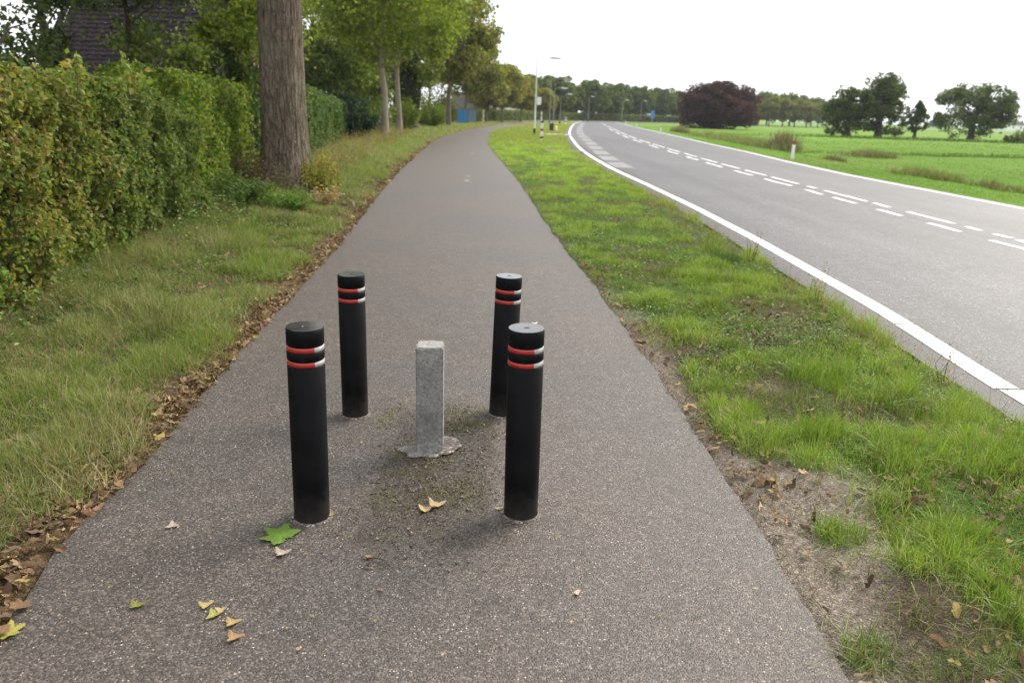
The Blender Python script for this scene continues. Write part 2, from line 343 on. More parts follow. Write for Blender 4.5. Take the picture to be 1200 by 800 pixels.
pm.mk('path_markings', PAINT2)['kind'] = 'structure'
while yv < 140: hat.add(*strip(BLK, yv, yv + bl, .1, .62)); yv += bl * 1.4; bl *= 1.13
acc.mk('road_markings', PAINT)['kind'] = 'structure'; hat.mk('worn_road_markings', PAINT2)['kind'] = 'structure'

def patch(name, cx, cy, rx, ry, z, mat, seed, n=72, rough=.35, rot=0, dome=.008):
    a = np.arange(n) / n * 2 * np.pi; r = 1 + rough * (fbm(np.cos(a) * 2 + seed, np.sin(a) * 2, 0, seed, 4) - .5) * 2
    V = [(cx, cy, z + dome)]; c, s = math.cos(rot), math.sin(rot)
    for k in (.55, .9, 1.0):
        for t, rr in zip(a, r):
            u, v = rx * k * rr * math.cos(t), ry * k * rr * math.sin(t); V.append((cx + c * u - s * v, cy + s * u + c * v, z + (dome if k < .99 else 0)))
    F3 = [(0, 1 + k, 1 + (k + 1) % n) for k in range(n)]
    F4 = [(1 + L_ * n + k, 1 + (L_ + 1) * n + k, 1 + (L_ + 1) * n + (k + 1) % n, 1 + L_ * n + (k + 1) % n) for L_ in (0, 1) for k in range(n)]
    return mk(name, V, [F3, F4], mat)
GRAVEL = asphalt('gravel', (.28, .27, .25), (1.1, 1.05, 1.), speck=.9, stone=60, rough=.9)
MUD = asphalt('dry_mud', (.11, .095, .085), (1.1, 1., .95), speck=.98, stone=80, rough=.9)
patch('gravel_entrance', 2.85, 59, 1.3, 2.2, .055, GRAVEL, 3)['kind'] = 'structure'
patch('mud_patch', 1.9, 33.5, .85, 1.4, .045, MUD, 5)['kind'] = 'structure'

# ------------------------------------------------------------------ leaves and blades (numpy builders)
def unit(v): return v / (np.linalg.norm(v, axis=-1, keepdims=True) + 1e-9)
def leaves(P, D, N, Ln, Wd, six=False, fold=.18):
    D = unit(D); S_ = unit(np.cross(N, D)); N = np.cross(D, S_); Ln = np.broadcast_to(Ln, (len(P),))[:, None]; Wd = np.broadcast_to(Wd, (len(P),))[:, None]
    base = P - D * Ln * .5; tip = P + D * Ln * .5 - N * Ln * .12; n = len(P)
    if six:
        V = np.stack([base, base + D * Ln * .28 + S_ * Wd * .5 + N * Wd * fold, base + D * Ln * .68 + S_ * Wd * .42 + N * Wd * fold * .6, tip,
                      base + D * Ln * .68 - S_ * Wd * .42 + N * Wd * fold * .6, base + D * Ln * .28 - S_ * Wd * .5 + N * Wd * fold], 1)
        b = np.arange(n)[:, None] * 6; return V.reshape(-1, 3), np.concatenate([b + [0, 1, 2, 3], b + [0, 3, 4, 5]]), 6
    V = np.stack([base, P + S_ * Wd * .5 + N * Wd * fold, tip, P - S_ * Wd * .5 + N * Wd * fold], 1)
    b = np.arange(n)[:, None] * 4; return V.reshape(-1, 3), np.concatenate([b + [0, 1, 2], b + [0, 2, 3]]), 4
def blades(x, y, z, L_, w, col, lean=.5, seg=3, stiff=1.):
    n = len(x); a = rng.uniform(0, 2 * np.pi, n); ln = rng.normal(0, lean, n); l2 = np.abs(ln) * rng.uniform(.5, 1.6, n) * stiff
    d = np.stack([np.cos(a), np.sin(a)], -1); wd = rng.uniform(0, 2 * np.pi, n); s = np.stack([np.cos(wd), np.sin(wd), 0 * wd], -1)
    V = []; ts = np.linspace(0, 1, seg + 1)
    for k, t in enumerate(ts):
        off = (np.abs(ln) * .5 * t + l2 * t * t)[:, None] * L_[:, None] * d; zz = L_ * t * np.sqrt(np.clip(1 - (np.abs(ln) * .4 + l2 * .55 * t) ** 2 * .8, .06, 1))
        c = np.stack([x + off[:, 0], y + off[:, 1], z - .008 + zz], -1); ww = w * (1 - t ** 1.6)
        if k < seg: V += [c - s * ww[:, None] / 2, c + s * ww[:, None] / 2]
        else: V += [c]
    m = 2 * seg + 1; V = np.stack(V, 1); b = np.arange(n)[:, None] * m
    F4 = np.concatenate([b + [2 * k, 2 * k + 1, 2 * k + 3, 2 * k + 2] for k in range(seg - 1)]) if seg > 1 else np.zeros((0, 4), int)
    F3 = b + [2 * seg - 2, 2 * seg - 1, 2 * seg]
    cc = np.repeat(col[:, None], m, 1) * 1.; return V.reshape(-1, 3), [F4, F3], cc.reshape(-1, 3)

def scat(x0, x1, y0, y1, dens):
    n = int((x1 - x0) * (y1 - y0) * dens); return rng.uniform(x0, x1, n), rng.uniform(y0, y1, n)
G_G = [(.125, .215, .02), (.17, .26, .024), (.10, .165, .02), (.23, .28, .038)]
G_O = [(.12, .165, .035), (.155, .19, .045), (.09, .13, .03), (.19, .20, .06)]
STRAW = [(.30, .24, .13), (.24, .19, .10), (.36, .30, .18)]
def mixcol(n, A, B, f, wA=None, wB=None):
    a = pick(A, n, wA); b = pick(B, n, wB); return np.where((rng.random(n) < f)[:, None], b, a)

# right verge
acc = Acc()
for (y0, y1, dens, wd, lm) in [(.6, 4.5, 12000, .0032, 1.), (4.5, 9, 7000, .0042, 1.), (9, 18, 2600, .007, 1.05), (18, 36, 1100, .011, 1.1), (36, 70, 330, .02, 1.15), (70, 120, 90, .035, 1.2)]:
    x, y = scat(-2.3 if y0 >= 9 else 0, 5 if y0 < 50 else 9, y0, y1, dens)
    d1 = x - it(PR, y); d2 = it(RL, y) - x; k = (d1 > -.02) & (d2 > -.03)
    cl = fbm(x * 2.4, y * 2.0, 0, 61, 3); cl2 = fbm(x * 7, y * 7, 0, 62, 2); bare = BARE(x, y)
    dens_ = (.30 + 1.0 * ss(.42, .60, cl)) * (1 - .93 * bare) * ss(-.03, .2, d1) * ss(-.06, .12, d2) * (.45 + 1.0 * ss(.35, .6, cl2)) * (1 - .25 * ss(.6, .1, d1) * (y < 8))
    k &= rng.random(len(x)) < dens_; x, y, cl, cl2, d1, d2, bare = [v[k] for v in (x, y, cl, cl2, d1, d2, bare)]
    n = len(x); Lg = (.035 + .075 * ss(.45, .72, cl) * ss(.4, .6, cl2) + .03 * rng.random(n)) * lm * (1 - .3 * bare)
    Lg *= 1 + .6 * ss(.35, .1, d2) * (y > 5)
    dry = np.clip(.13 + .3 * ss(.5, .35, cl) + .25 * ss(.35, .0, d2) + .2 * bare + .15 * ss(.4, .1, d1), 0, .85)
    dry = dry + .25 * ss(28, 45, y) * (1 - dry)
    c = mixcol(n, G_G, STRAW, dry * .5); c = np.where((rng.random(n) < .35 * dry + .1)[:, None], pick(G_O, n), c)
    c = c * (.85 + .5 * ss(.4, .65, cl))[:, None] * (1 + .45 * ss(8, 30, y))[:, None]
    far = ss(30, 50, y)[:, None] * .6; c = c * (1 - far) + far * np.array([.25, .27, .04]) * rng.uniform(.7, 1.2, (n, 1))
    acc.add(*blades(x, y, hgt(x, y), Lg, wd * rng.uniform(.7, 1.3, n), c, .6)[:2], None); acc.C.append(np.repeat(c, 7, 0))
# seed stems along the road edge
x, y = scat(2.0, 3.3, 4, 34, 75); d2 = it(RL, y) - x; k = (d2 > 0) & (d2 < .6) & (rng.random(len(x)) < .25 + .75 * ss(.4, .6, fbm(x, y * .8, 0, 7))) ; x, y = x[k], y[k]; n = len(x)
c = pick([(.26, .17, .09), (.33, .25, .13), (.22, .22, .07), (.30, .17, .11)], n)
acc.add(*blades(x, y, hgt(x, y), rng.uniform(.12, .3, n), np.full(n, .004), c, .25)[:2]); acc.C.append(np.repeat(c, 7, 0))
P = np.stack([x, y, hgt(x, y) + rng.uniform(.1, .26, n)], -1)
V, Fq, m = leaves(np.repeat(P, 3, 0) + rng.normal(0, .012, (3 * n, 3)), rng.normal(0, .3, (3 * n, 3)) + [0, 0, 1], rng.normal(0, 1, (3 * n, 3)), .022, .006); acc.add(V, Fq, np.repeat(np.repeat(c, 3, 0), 4, 0))
for q in range(70):
    yc = 1.8 + 9 * random.random() ** 1.3; xc = random.uniform(1.3, 2.9)
    if xc > it(RL, yc) - .12 or BARE(np.array([xc]), np.array([yc]))[0] > .5: continue
    n = 150; rr = random.uniform(.04, .11); x = xc + rng.normal(0, rr, n); y = yc + rng.normal(0, rr, n); x = np.minimum(x, it(RL, y) - .02)
    c = mixcol(n, G_G, STRAW, .08) * random.uniform(.75, 1.1); acc.add(*blades(x, y, hgt(x, y), random.uniform(.08, .15) * rng.uniform(.5, 1.2, n), np.full(n, .0045), c, .6)[:2]); acc.C.append(np.repeat(c, 7, 0))
# small broad-leaved weeds and clover
for (y0, y1, dens, sz) in [(1.5, 6, 1500, .018), (6, 16, 500, .026)]:
    x, y = scat(.4, 3.1, y0, y1, dens); k = (x > it(PR, y) + .08) & (x < it(RL, y) - .03) & (rng.random(len(x)) < ss(.45, .62, fbm(x * 1.7, y * 1.7, 0, 91)) * (1 - BARE(x, y)) * (y > 2.9)); x, y = x[k], y[k]; n = len(x)
    c = pick([(.07, .17, .02), (.12, .24, .03), (.16, .22, .04), (.05, .12, .02)], n)
    V, Fq, m = leaves(np.stack([x, y, hgt(x, y) + rng.uniform(.012, .05, n)], -1), np.concatenate([rng.normal(0, 1, (n, 2)), rng.uniform(-.1, .3, (n, 1))], 1), rng.normal(0, .35, (n, 3)) + [0, 0, 1], sz * rng.uniform(.6, 1.5, n), sz * .75 * rng.uniform(.6, 1.4, n), True)
    acc.add(V, Fq, np.repeat(c, 6, 0))
tag(acc.mk('verge_grass', GRASS), 'patchy green grass and clover on the strip between cycle path and road', 'grass', kind='stuff')

acc = Acc()
x, y = scat(.9, 3., 1.6, 9, 1500); k = (x > it(PR, y) - .01) & (x < it(RL, y)) & (rng.random(len(x)) < .25 + .75 * BARE(x, y)) & (rng.random(len(x)) < .2 + .8 * ss(.4, .6, fbm(x * 5, y * 5, 0, 811))); x, y = x[k], y[k]; n = len(x)
c = pick([(.24, .19, .11), (.17, .13, .08), (.30, .25, .16), (.12, .085, .055), (.16, .17, .06)], n)
acc.add(*blades(x, y, hgt(x, y) + .006, rng.uniform(.02, .06, n), rng.uniform(.002, .005, n), c, 1.5)[:2]); acc.C.append(np.repeat(c, 7, 0))
x, y = scat(.9, 2.4, 1.6, 7, 700); k = (x > it(PR, y)) & (x < it(RL, y)) & (rng.random(len(x)) < BARE(x, y)) & (rng.random(len(x)) < ss(.5, .6, fbm(x * 6, y * 6, 0, 821))); x, y = x[k], y[k]; n = len(x)
c = mixcol(n, G_O, STRAW, .35); acc.add(*blades(x, y, hgt(x, y), rng.uniform(.02, .055, n), np.full(n, .0034), c, .8)[:2]); acc.C.append(np.repeat(c, 7, 0))
tag(acc.mk('dry_grass', GRASS), 'dry straw and thin grass lying on the bare soil beside the path', 'dry grass', kind='stuff')

# distinct tufts in the bare ground beside the path
def tuft(name, x0, y0, n, r, Lm, pal, label, spread=.9, group=None):
    a = rng.uniform(0, 2 * np.pi, n); rr = r * np.sqrt(rng.random(n)); x = rr * np.cos(a); y = rr * np.sin(a)
    c = pick(pal, n); V, Fs, cc = blades(x, y, np.zeros(n), Lm * rng.uniform(.5, 1.2, n), np.full(n, .0042) * rng.uniform(.7, 1.3, n), c, spread)
    o = mk(name, V, Fs, GRASS, cc); o.location = (x0, y0, float(hgt(np.array([x0]), np.array([y0]))[0])); return tag(o, label, 'grass tuft', group)
tg = 'grass tufts beside the cycle path'
tuft('grass_tuft', 1.34, 2.66, 420, .10, .085, G_G, 'round bright green grass tuft standing alone on the bare soil beside the path', group=tg)
tuft('grass_tuft', 1.62, 3.62, 380, .12, .16, G_G, 'tall green grass tuft at the upper end of the bare soil patch', .6, tg)
tuft('grass_tuft', 1.82, 2.62, 420, .12, .14, G_G, 'dense green tuft right of the bare soil, towards the road', .7, tg)
tuft('grass_tuft', 1.16, 1.98, 260, .09, .09, G_O + G_G[:1], 'flattened grass tuft overhanging the path edge at the bottom of the photo', 1.2, tg)
tuft('grass_tuft', 2.36, 8.4, 500, .17, .17, [(.05, .10, .02), (.06, .12, .025)], 'dark green tuft near the road edge line, halfway up the verge', .7, tg)
tuft('grass_tuft', 1.95, 4.5, 500, .2, .17, G_G, 'long bright green tuft in the middle of the verge level with the far bollards', .6, tg)

# left verge
acc = Acc()
HX = np.array([(-3, -3.6), (4, -3.72), (7, -3.9), (10, -4.25), (13, -4.9), (19, -5.4), (25, -6.2), (32, -7.0), (45, -8.4), (60, -9.), (90, -8.6), (110, -7.5)])
for (y0, y1, dens, wd) in [(1.2, 5, 12500, .0034), (5, 9.5, 6800, .0048), (9.5, 19, 2400, .008), (19, 40, 620, .013), (40, 110, 110, .03)]:
    x, y = scat(-9.5 if y0 > 30 else (-7.5 if y0 > 15 else -5.2), -1 if y1 < 100 else 3, y0, y1, dens)
    dl = it(PL, y) - x; dh = x - it(HX, y); k = (dl > .0) & (dh > -.25)
    cl = fbm(x * 2., y * 1.8, 0, 161, 3); cl2 = fbm(x * 7, y * 7, 0, 162, 2)
    dens_ = (.45 + .8 * ss(.38, .6, cl)) * ss(.05, .5, dl + (cl - .5) * .7) * (.45 + .9 * ss(.35, .6, cl2)); k &= rng.random(len(x)) < dens_
    x, y, cl, cl2, dl, dh = [v[k] for v in (x, y, cl, cl2, dl, dh)]; n = len(x)
    long_ = ss(1.5, .5, dh) * ss(.38, .55, fbm(x * 1.2, y * 1.2, 0, 170))
    Lg = .035 + .07 * ss(.4, .65, cl) + .04 * rng.random(n) + .15 * long_ * rng.random(n) + .05 * ss(12, 22, y)
    dry = np.clip(.34 + .3 * ss(.55, .4, fbm(x * .9, y * .9, 0, 171)) + .25 * ss(.5, .0, dl) + .2 * ss(12, 20, y) * ss(2., .6, dh), 0, .85)
    c = mixcol(n, G_O, STRAW, dry * .6); g = rng.random(n) < .46 + .45 * ss(.5, .65, fbm(x * 1.1, y * 1.1, 0, 180)); c = np.where(g[:, None] & (rng.random(n) > dry)[:, None], pick(G_G, n), c)
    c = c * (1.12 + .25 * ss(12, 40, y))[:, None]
    acc.add(*blades(x, y, hgt(x, y), Lg, wd * rng.uniform(.7, 1.3, n), c, .7)[:2]); acc.C.append(np.repeat(c, 7, 0))
for (y0, y1, dens, sz) in [(1.5, 7, 1500, .022), (7, 17, 800, .035)]:
    x, y = scat(-5.3, -1.5, y0, y1, dens); dl = it(PL, y) - x; dh = x - it(HX, y)
    k = (dl > .15) & (dh > -.2) & (rng.random(len(x)) < (.1 + .9 * ss(.5, .62, fbm(x * 1.3, y * 1.3, 0, 191))) * (.35 + .65 * ss(1.6, .3, dh))); x, y, dh = x[k], y[k], dh[k]; n = len(x)
    c = pick([(.06, .13, .02), (.09, .19, .03), (.11, .15, .04), (.045, .10, .02)], n)
    V, Fq, m = leaves(np.stack([x, y, hgt(x, y) + rng.uniform(.01, .07, n) + .22 * ss(.5, 0, dh) * rng.random(n)], -1), np.concatenate([rng.normal(0, 1, (n, 2)), rng.uniform(-.2, .4, (n, 1))], 1), rng.normal(0, .45, (n, 3)) + [0, 0, 1], sz * rng.uniform(.6, 1.6, n), sz * .6 * rng.uniform(.6, 1.5, n), True)
    acc.add(V, Fq, np.repeat(c, 6, 0))
for q in range(85):
    yc = 2 + 11 * random.random() ** 1.2; xh = float(it(HX, yc)); xc = xh + abs(random.gauss(0, .55)) + .1
    if xc > it(PL, yc) - .5: continue
    n = 170; rr = random.uniform(.05, .14); x = xc + rng.normal(0, rr, n); y = yc + rng.normal(0, rr, n)
    c = mixcol(n, G_O, STRAW, random.choice([.15, .3, .6])) * random.uniform(.8, 1.15); acc.add(*blades(x, y, hgt(x, y), random.uniform(.10, .22) * rng.uniform(.5, 1.2, n), np.full(n, .0048), c, .8, 3, 1.4)[:2]); acc.C.append(np.repeat(c, 7, 0))
x, y = scat(-5.2, -2.4, 2, 16, 900); dh = x - it(HX, y); dl = it(PL, y) - x; k = (dh > -.2) & (dl > .5) & (rng.random(len(x)) < ss(.95, .1, dh) * ss(.38, .56, fbm(x * 1.1, y * .8, 0, 195))); x, y, dh = x[k], y[k], dh[k]; n = len(x)
c = pick([(.10, .17, .03), (.13, .21, .035), (.08, .13, .025), (.17, .20, .05), (.16, .12, .06)], n)
V, Fq, m = leaves(np.stack([x, y, hgt(x, y) + .02 + .32 * ss(.9, 0, dh) * rng.random(n)], -1), np.concatenate([rng.normal(0, 1, (n, 2)), rng.uniform(-.4, .3, (n, 1))], 1), rng.normal(0, .5, (n, 3)) + [0, 0, 1], .038 * rng.uniform(.5, 1.5, n), .026 * rng.uniform(.5, 1.5, n), True)
acc.add(V, Fq, np.repeat(c, 6, 0))
# tall dry weeds past the big trunk
x, y = scat(-9, -2.5, 12, 46, 34); dl = it(PL, y) - x; dh = x - it(HX, y); k = (dl > .7 + .02 * y) & (dh > -.1) & (rng.random(len(x)) < .3 + .7 * ss(.45, .6, fbm(x * .7, y * .5, 0, 12))); x, y = x[k], y[k]; n = len(x)
c = pick([(.25, .18, .09), (.18, .17, .06), (.12, .14, .04), (.30, .24, .12), (.35, .28, .05)], n)
hh = rng.uniform(.25, .6, n); acc.add(*blades(x, y, hgt(x, y), hh, np.full(n, .012), c, .3)[:2]); acc.C.append(np.repeat(c, 7, 0))
P = np.repeat(np.stack([x, y, hgt(x, y)], -1), 7, 0); P[:, 2] += rng.uniform(.2, 1., 7 * n) * np.repeat(hh, 7); P += rng.normal(0, .05, P.shape)
V, Fq, m = leaves(P, rng.normal(0, 1, P.shape), rng.normal(0, 1, P.shape), .05, .025); acc.add(V, Fq, np.repeat(np.repeat(c, 7, 0), 4, 0))
tag(acc.mk('verge_grass', GRASS), 'olive grass and weeds between the cycle path and the hedges', 'grass', kind='stuff')

# field grass right of the road
acc = Acc()
for (y0, y1, x1, dens, wd, Lg0) in [(4, 30, 26, 300, .010, .08), (30, 60, 40, 80, .02, .08), (60, 110, 70, 12, .05, .1)]:
    x, y = scat(10.5, x1, y0, y1, dens); d = x - it(RR, y); k = (d > -.02) & (rng.random(len(x)) < .5 + .5 * ss(.4, .6, fbm(x * .6, y * .3, 0, 201))); x, y, d = x[k], y[k], d[k]; n = len(x)
    c = pick([(.12, .25, .022), (.15, .28, .027), (.10, .21, .02), (.18, .25, .04)], n); c = np.where((rng.random(n) < .3 * ss(.5, .7, fbm(x * .3, y * .2, 0, 203)))[:, None], pick(STRAW, n), c)
    acc.add(*blades(x, y, hgt(x, y), Lg0 * rng.uniform(.5, 1.2, n), np.full(n, wd), c, .7, 2)[:2]); acc.C.append(np.repeat(c, 5, 0))
tag(acc.mk('field_grass', GRASS), 'bright green meadow grass beyond the road', 'grass', kind='stuff')

# ------------------------------------------------------------------ fallen leaves
def litter(n, fx, sz, pal, z=.0):
    x, y, dd = fx(n); n = len(x); s = sz * rng.uniform(.35, 1.35, n) ** 1.2
    D = np.concatenate([rng.normal(0, 1, (n, 2)), rng.normal(0, .4, (n, 1))], 1); N = rng.normal(0, .5, (n, 3)) + [0, 0, 1]
    P = np.stack([x, y, np.maximum(hgt(x, y), z * np.ones(n)) + .010 + rng.uniform(0, .014, n)], -1)
    D = unit(D); S_ = unit(np.cross(N, D)); N = np.cross(D, S_); K = 13; a = np.linspace(0, 2 * np.pi, K, endpoint=False)
    rr = (.42 + .26 * np.cos(a * 2)[None] * rng.uniform(.2, 1, (n, 1)) + .2 * (np.arange(K) % 2)[None] * rng.uniform(-1, 1, (n, 1)) + rng.normal(0, .05, (n, K))) * s[:, None]
    u = rr * np.cos(a); v = rr * np.sin(a) * rng.uniform(.6, 1.1, (n, 1)); cu = rng.uniform(.1, 1.8, (n, 1)) / s[:, None]; cv = rng.normal(0, .6, (n, 1)) / s[:, None]
    w = cu * v * v + cv * u * np.abs(u) + rng.normal(0, .05, (n, K)) * s[:, None]
    R_ = P[:, None] + u[..., None] * D[:, None] + v[..., None] * S_[:, None] + w[..., None] * N[:, None]
    V = np.concatenate([P[:, None], R_], 1); b = np.arange(n)[:, None] * (K + 1); Fq = np.concatenate([b + [0, 1 + k, 1 + (k + 1) % K] for k in range(K)])
    c = np.repeat(pick(pal, n, None, .2)[:, None], K + 1, 1) * rng.uniform(.85, 1.15, (n, K + 1, 1)); return V.reshape(-1, 3), Fq, c.reshape(-1, 3)
DEAD = [(.20, .125, .07), (.26, .17, .095), (.15, .09, .05), (.33, .235, .14), (.11, .07, .042), (.085, .055, .035), (.28, .21, .08), (.17, .12, .08)]
acc = Acc()
def fx(n):
    y = 1.3 + 12.5 * rng.random(n) ** 1.6; d = np.abs(rng.normal(0, .085, n)) * (.5 + 1.4 * fbm(y * 2.5, 0, 0, 15)) - .03 + .06 * rng.random(n); x = it(PL, y) - d; k = rng.random(n) < .35 + .65 * ss(.42, .6, fbm(x * 3, y * 1.6, 0, 17)); return x[k], y[k], d[k]
acc.add(*litter(5600, fx, .042, DEAD, 0))
def fx(n):
    y = rng.uniform(1.3, 12, n); x = it(PL, y) - rng.uniform(.1, 1.6, n); k = rng.random(n) < ss(.4, .6, fbm(x, y, 0, 221)); return x[k], y[k], 0
acc.add(*litter(2600, fx, .04, DEAD))
def fx(n):
    y = rng.uniform(12, 40, n); x = it(PL, y) - np.abs(rng.normal(0, .2, n)); return x, y, 0
acc.add(*litter(1500, fx, .07, DEAD))
tag(acc.mk('leaf_litter', LITTER), 'brown fallen leaves heaped along the left edge of the path', 'leaf litter', kind='stuff')
acc = Acc()
def fx(n):
    y = rng.uniform(1.5, 8.5, n); x = it(PR, y) + rng.uniform(.03, 1.7, n) ** 1.3; k = (x < it(RL, y)) & (rng.random(n) < .15 + .85 * ss(.48, .62, fbm(x * 1.8, y * 1.8, 0, 231))); return x[k], y[k], 0
acc.add(*litter(4200, fx, .036, DEAD))
tag(acc.mk('leaf_litter', LITTER), 'scattered dry leaves lying in the verge grass on the road side', 'leaf litter', kind='stuff')
acc = Acc()
def fx(n):
    x = rng.uniform(-1.6, 1.0, n); y = 1.6 + 9 * rng.random(n); k = rng.random(n) < .12 + .88 * np.exp(-((x + .36) / .4) ** 2 - ((y - 3.3) / .9) ** 2) + .5 * ss(-1.2, -1.6, x); return x[k], y[k], 0
x, y, _ = fx(1800); n = len(x); s = rng.uniform(.006, .018, n)
V, Fq, m = leaves(np.stack([x, y, .004 + s * .3], -1), np.concatenate([rng.normal(0, 1, (n, 2)), rng.normal(0, .2, (n, 1))], 1), rng.normal(0, .4, (n, 3)) + [0, 0, 1], s, s * .6)
acc.add(V, Fq, np.repeat(pick([(.4, .32, .12), (.3, .2, .1), (.45, .38, .25), (.2, .22, .05)], n), 4, 0))
tag(acc.mk('leaf_crumbs', LITTER), 'tiny leaf crumbs and grit scattered over the asphalt', 'debris', kind='stuff')
# moss and small weeds round the concrete post
acc = Acc()
n = 12000; x = rng.uniform(-.72, -.08, n); y = rng.uniform(2.5, 4.0, n); k = rng.random(n) < ss(.5, .68, fbm(x * 6, y * 6, 0, 301)) * np.exp(-((x + .4) / .3) ** 4) * (.4 + .6 * (np.abs(y - 3.0) < .12) + .9 * (np.abs(y - 3.75) < .16)); x, y = x[k], y[k]; n = len(x)
c = pick([(.14, .15, .03), (.20, .20, .045), (.12, .09, .05), (.10, .12, .025)], n)
acc.add(*blades(x, y, np.full(n, .004), rng.uniform(.008, .03, n), np.full(n, .004), c, .9)[:2]); acc.C.append(np.repeat(c, 7, 0))
n = 3200; x = -.33 + rng.normal(0, .17, n); y = 3.15 + rng.normal(0, .42, n); k = (np.abs(x + .33) < .36) & (np.abs(y - 3.2) < .85); x, y = x[k], y[k]; n = len(x); s_ = rng.uniform(.003, .011, n)
P = np.stack([x, y, .003 + s_ * .3], -1); V = (P[:, None] + rng.normal(0, 1, (n, 4, 3)) * s_[:, None, None] * [.6, .6, .2]).reshape(-1, 3); V[:, 2] = np.maximum(V[:, 2], .001); b = np.arange(n)[:, None] * 4
acc.add(V, np.concatenate([b + [0, 1, 2], b + [0, 2, 3], b + [0, 3, 1], b + [1, 3, 2]]), np.repeat(pick([(.10, .08, .06), (.07, .052, .038), (.17, .14, .11), (.13, .10, .07)], n), 4, 0))
tag(acc.mk('moss', GRASS), 'moss and tiny weeds growing in the soil round the concrete post', 'moss', kind='stuff')

def lobed(name, loc, size, col, label, cat, rz=0, curl=.15, lobes=5, grp=None, thin=1., tilt=0):
    n = 90; a = np.linspace(-np.pi, np.pi, n, endpoint=False); r = np.full(n, .30)
    la = np.linspace(-2.0, 2.0, lobes)
    for k, c in enumerate(la):
        am = 1 - .18 * abs(c) ** 1.0; r = np.maximum(r, am * .50 * np.exp(-(np.abs(a - c) / .34) ** 1.3) + .36)
    r = r * (1 + .12 * np.abs(np.sin(a * 13))); r[np.abs(a) > 2.8] *= .7
    r *= size
    V = [(0, 0, .002)]
    for s_ in (.5, 1.):
        for t, q_ in zip(a, r):
            xx, yy = q_ * s_ * math.cos(t), q_ * s_ * math.sin(t) * thin
            V.append((xx, yy, .003 + curl * (yy ** 2) / size * 1.2 + curl * .5 * xx * xx / size + .02 * size * math.sin(t * 7) * s_))
    F3 = [(0, 1 + k, 1 + (k + 1) % n) for k in range(n)]; F4 = [(1 + k, 1 + n + k, 1 + n + (k + 1) % n, 1 + (k + 1) % n) for k in range(n)]
    V = np.array(V); cc = np.tile(np.array(col, float), (len(V), 1)) * (1 + .25 * (fbm(V[:, 0] * 60, V[:, 1] * 60, 0, 5) - .5))[:, None]; cc[0] *= 1.3
    o = mk(name, V, [F3, F4], LITTER, cc)
    T, TF = tube([(-.12 * size, 0, .003), (-.45 * size, .03 * size, .004), (-.8 * size, .1 * size, .006)], [.012 * size, .01 * size, .008 * size], 5)
    mk('stem', T, [TF], LITTER, np.tile(np.array(col) * .8 + .05, (len(T), 1)), o)
    o.location = (loc[0], loc[1], .003); o.rotation_euler = (tilt, 0, rz); return tag(o, label, cat, grp)
fl = 'fallen leaves on the cycle path'
def lp(x, y): return gp(x, y)
lobed('maple_leaf', lp(330, 629), .105, (.12, .20, .035), 'large green maple leaf lying by the foot of the left front bollard', 'leaf', 2.6, .10, 5)
lobed('fallen_leaf', lp(329, 650), .045, (.36, .30, .24), 'pale grey-brown curled leaf just below the green maple leaf', 'leaf', .4, .6, 3, fl)
for k, (px, py, sz, cl, lab) in enumerate([(240, 711, .042, (.34, .27, .12), 'yellow-brown leaf at the top of the cluster of five on the asphalt'),
    (251, 721, .046, (.26, .25, .08), 'olive yellow leaf, second from the top of the leaf cluster'),
    (259, 716, .036, (.36, .28, .15), 'small tan leaf touching the right of the olive yellow one'),
    (271, 731, .044, (.34, .25, .11), 'ochre leaf with upturned edge, right side of the leaf cluster'),
    (273, 748, .048, (.30, .19, .10), 'orange-brown curled leaf at the bottom of the leaf cluster')]):
    lobed('fallen_leaf', lp(px, py), sz * .85, cl, lab, 'leaf', rng.uniform(0, 6), .4, 3, fl)
lobed('fallen_leaf', lp(160, 711), .05, (.20, .20, .05), 'dark olive folded leaf alone on the asphalt left of the leaf cluster', 'leaf', .3, .9, 3, fl, .6)
lobed('fallen_leaf', lp(8, 743), .06, (.32, .30, .07), 'yellow leaf on the asphalt at the left border of the photo', 'leaf', .8, .3, 5, fl)
lobed('fallen_leaf', lp(676, 695), .042, (.46, .34, .24), 'narrow pale tan leaf on the asphalt right of the bollards', 'leaf', .9, .5, 1, fl, .5)
lobed('fallen_leaf', lp(202, 617), .04, (.30, .25, .21), 'faded grey leaf flat on the asphalt left of the front bollard', 'leaf', 2, .2, 3, fl)
lobed('fallen_leaf', lp(510, 594), .055, (.46, .34, .20), 'cream broken leaf on the soil in front of the concrete post', 'leaf', .4, .8, 3, fl)
lobed('fallen_leaf', lp(498, 599), .045, (.38, .27, .14), 'tan leaf left of the cream broken leaf on the soil', 'leaf', 2.4, .7, 3, fl)
lobed('fallen_leaf', lp(584, 597), .04, (.40, .30, .16), 'tan leaf tucked against the foot of the right front bollard', 'leaf', 2.9, .5, 1, fl, .5)
lobed('fallen_leaf', lp(433, 654), .03, (.30, .19, .10), 'small brown leaf left of a thin twig in front of the soil patch', 'leaf', 1.9, .9, 1, fl)
lobed('fallen_leaf', lp(445, 692), .022, (.22, .12, .06), 'tiny dark brown curled leaf near the bottom centre of the path', 'leaf', 1, .9, 1, fl)
lobed('fallen_leaf', lp(350, 762), .02, (.34, .22, .14), 'tiny reddish leaf below the leaf cluster, towards the viewer', 'leaf', 1, .9, 1, fl)
lobed('fallen_leaf', lp(627, 380), .04, (.5, .46, .38), 'pale leaf on the asphalt right behind the right bollards', 'leaf', 1, .5, 3, fl)
lobed('fallen_leaf', lp(388, 604), .035, (.32, .25, .14), 'brown leaf scrap beside the foot of the left front bollard', 'leaf', 2.2, .7, 3, fl)
a_, b_ = lp(430, 655), lp(460, 667)
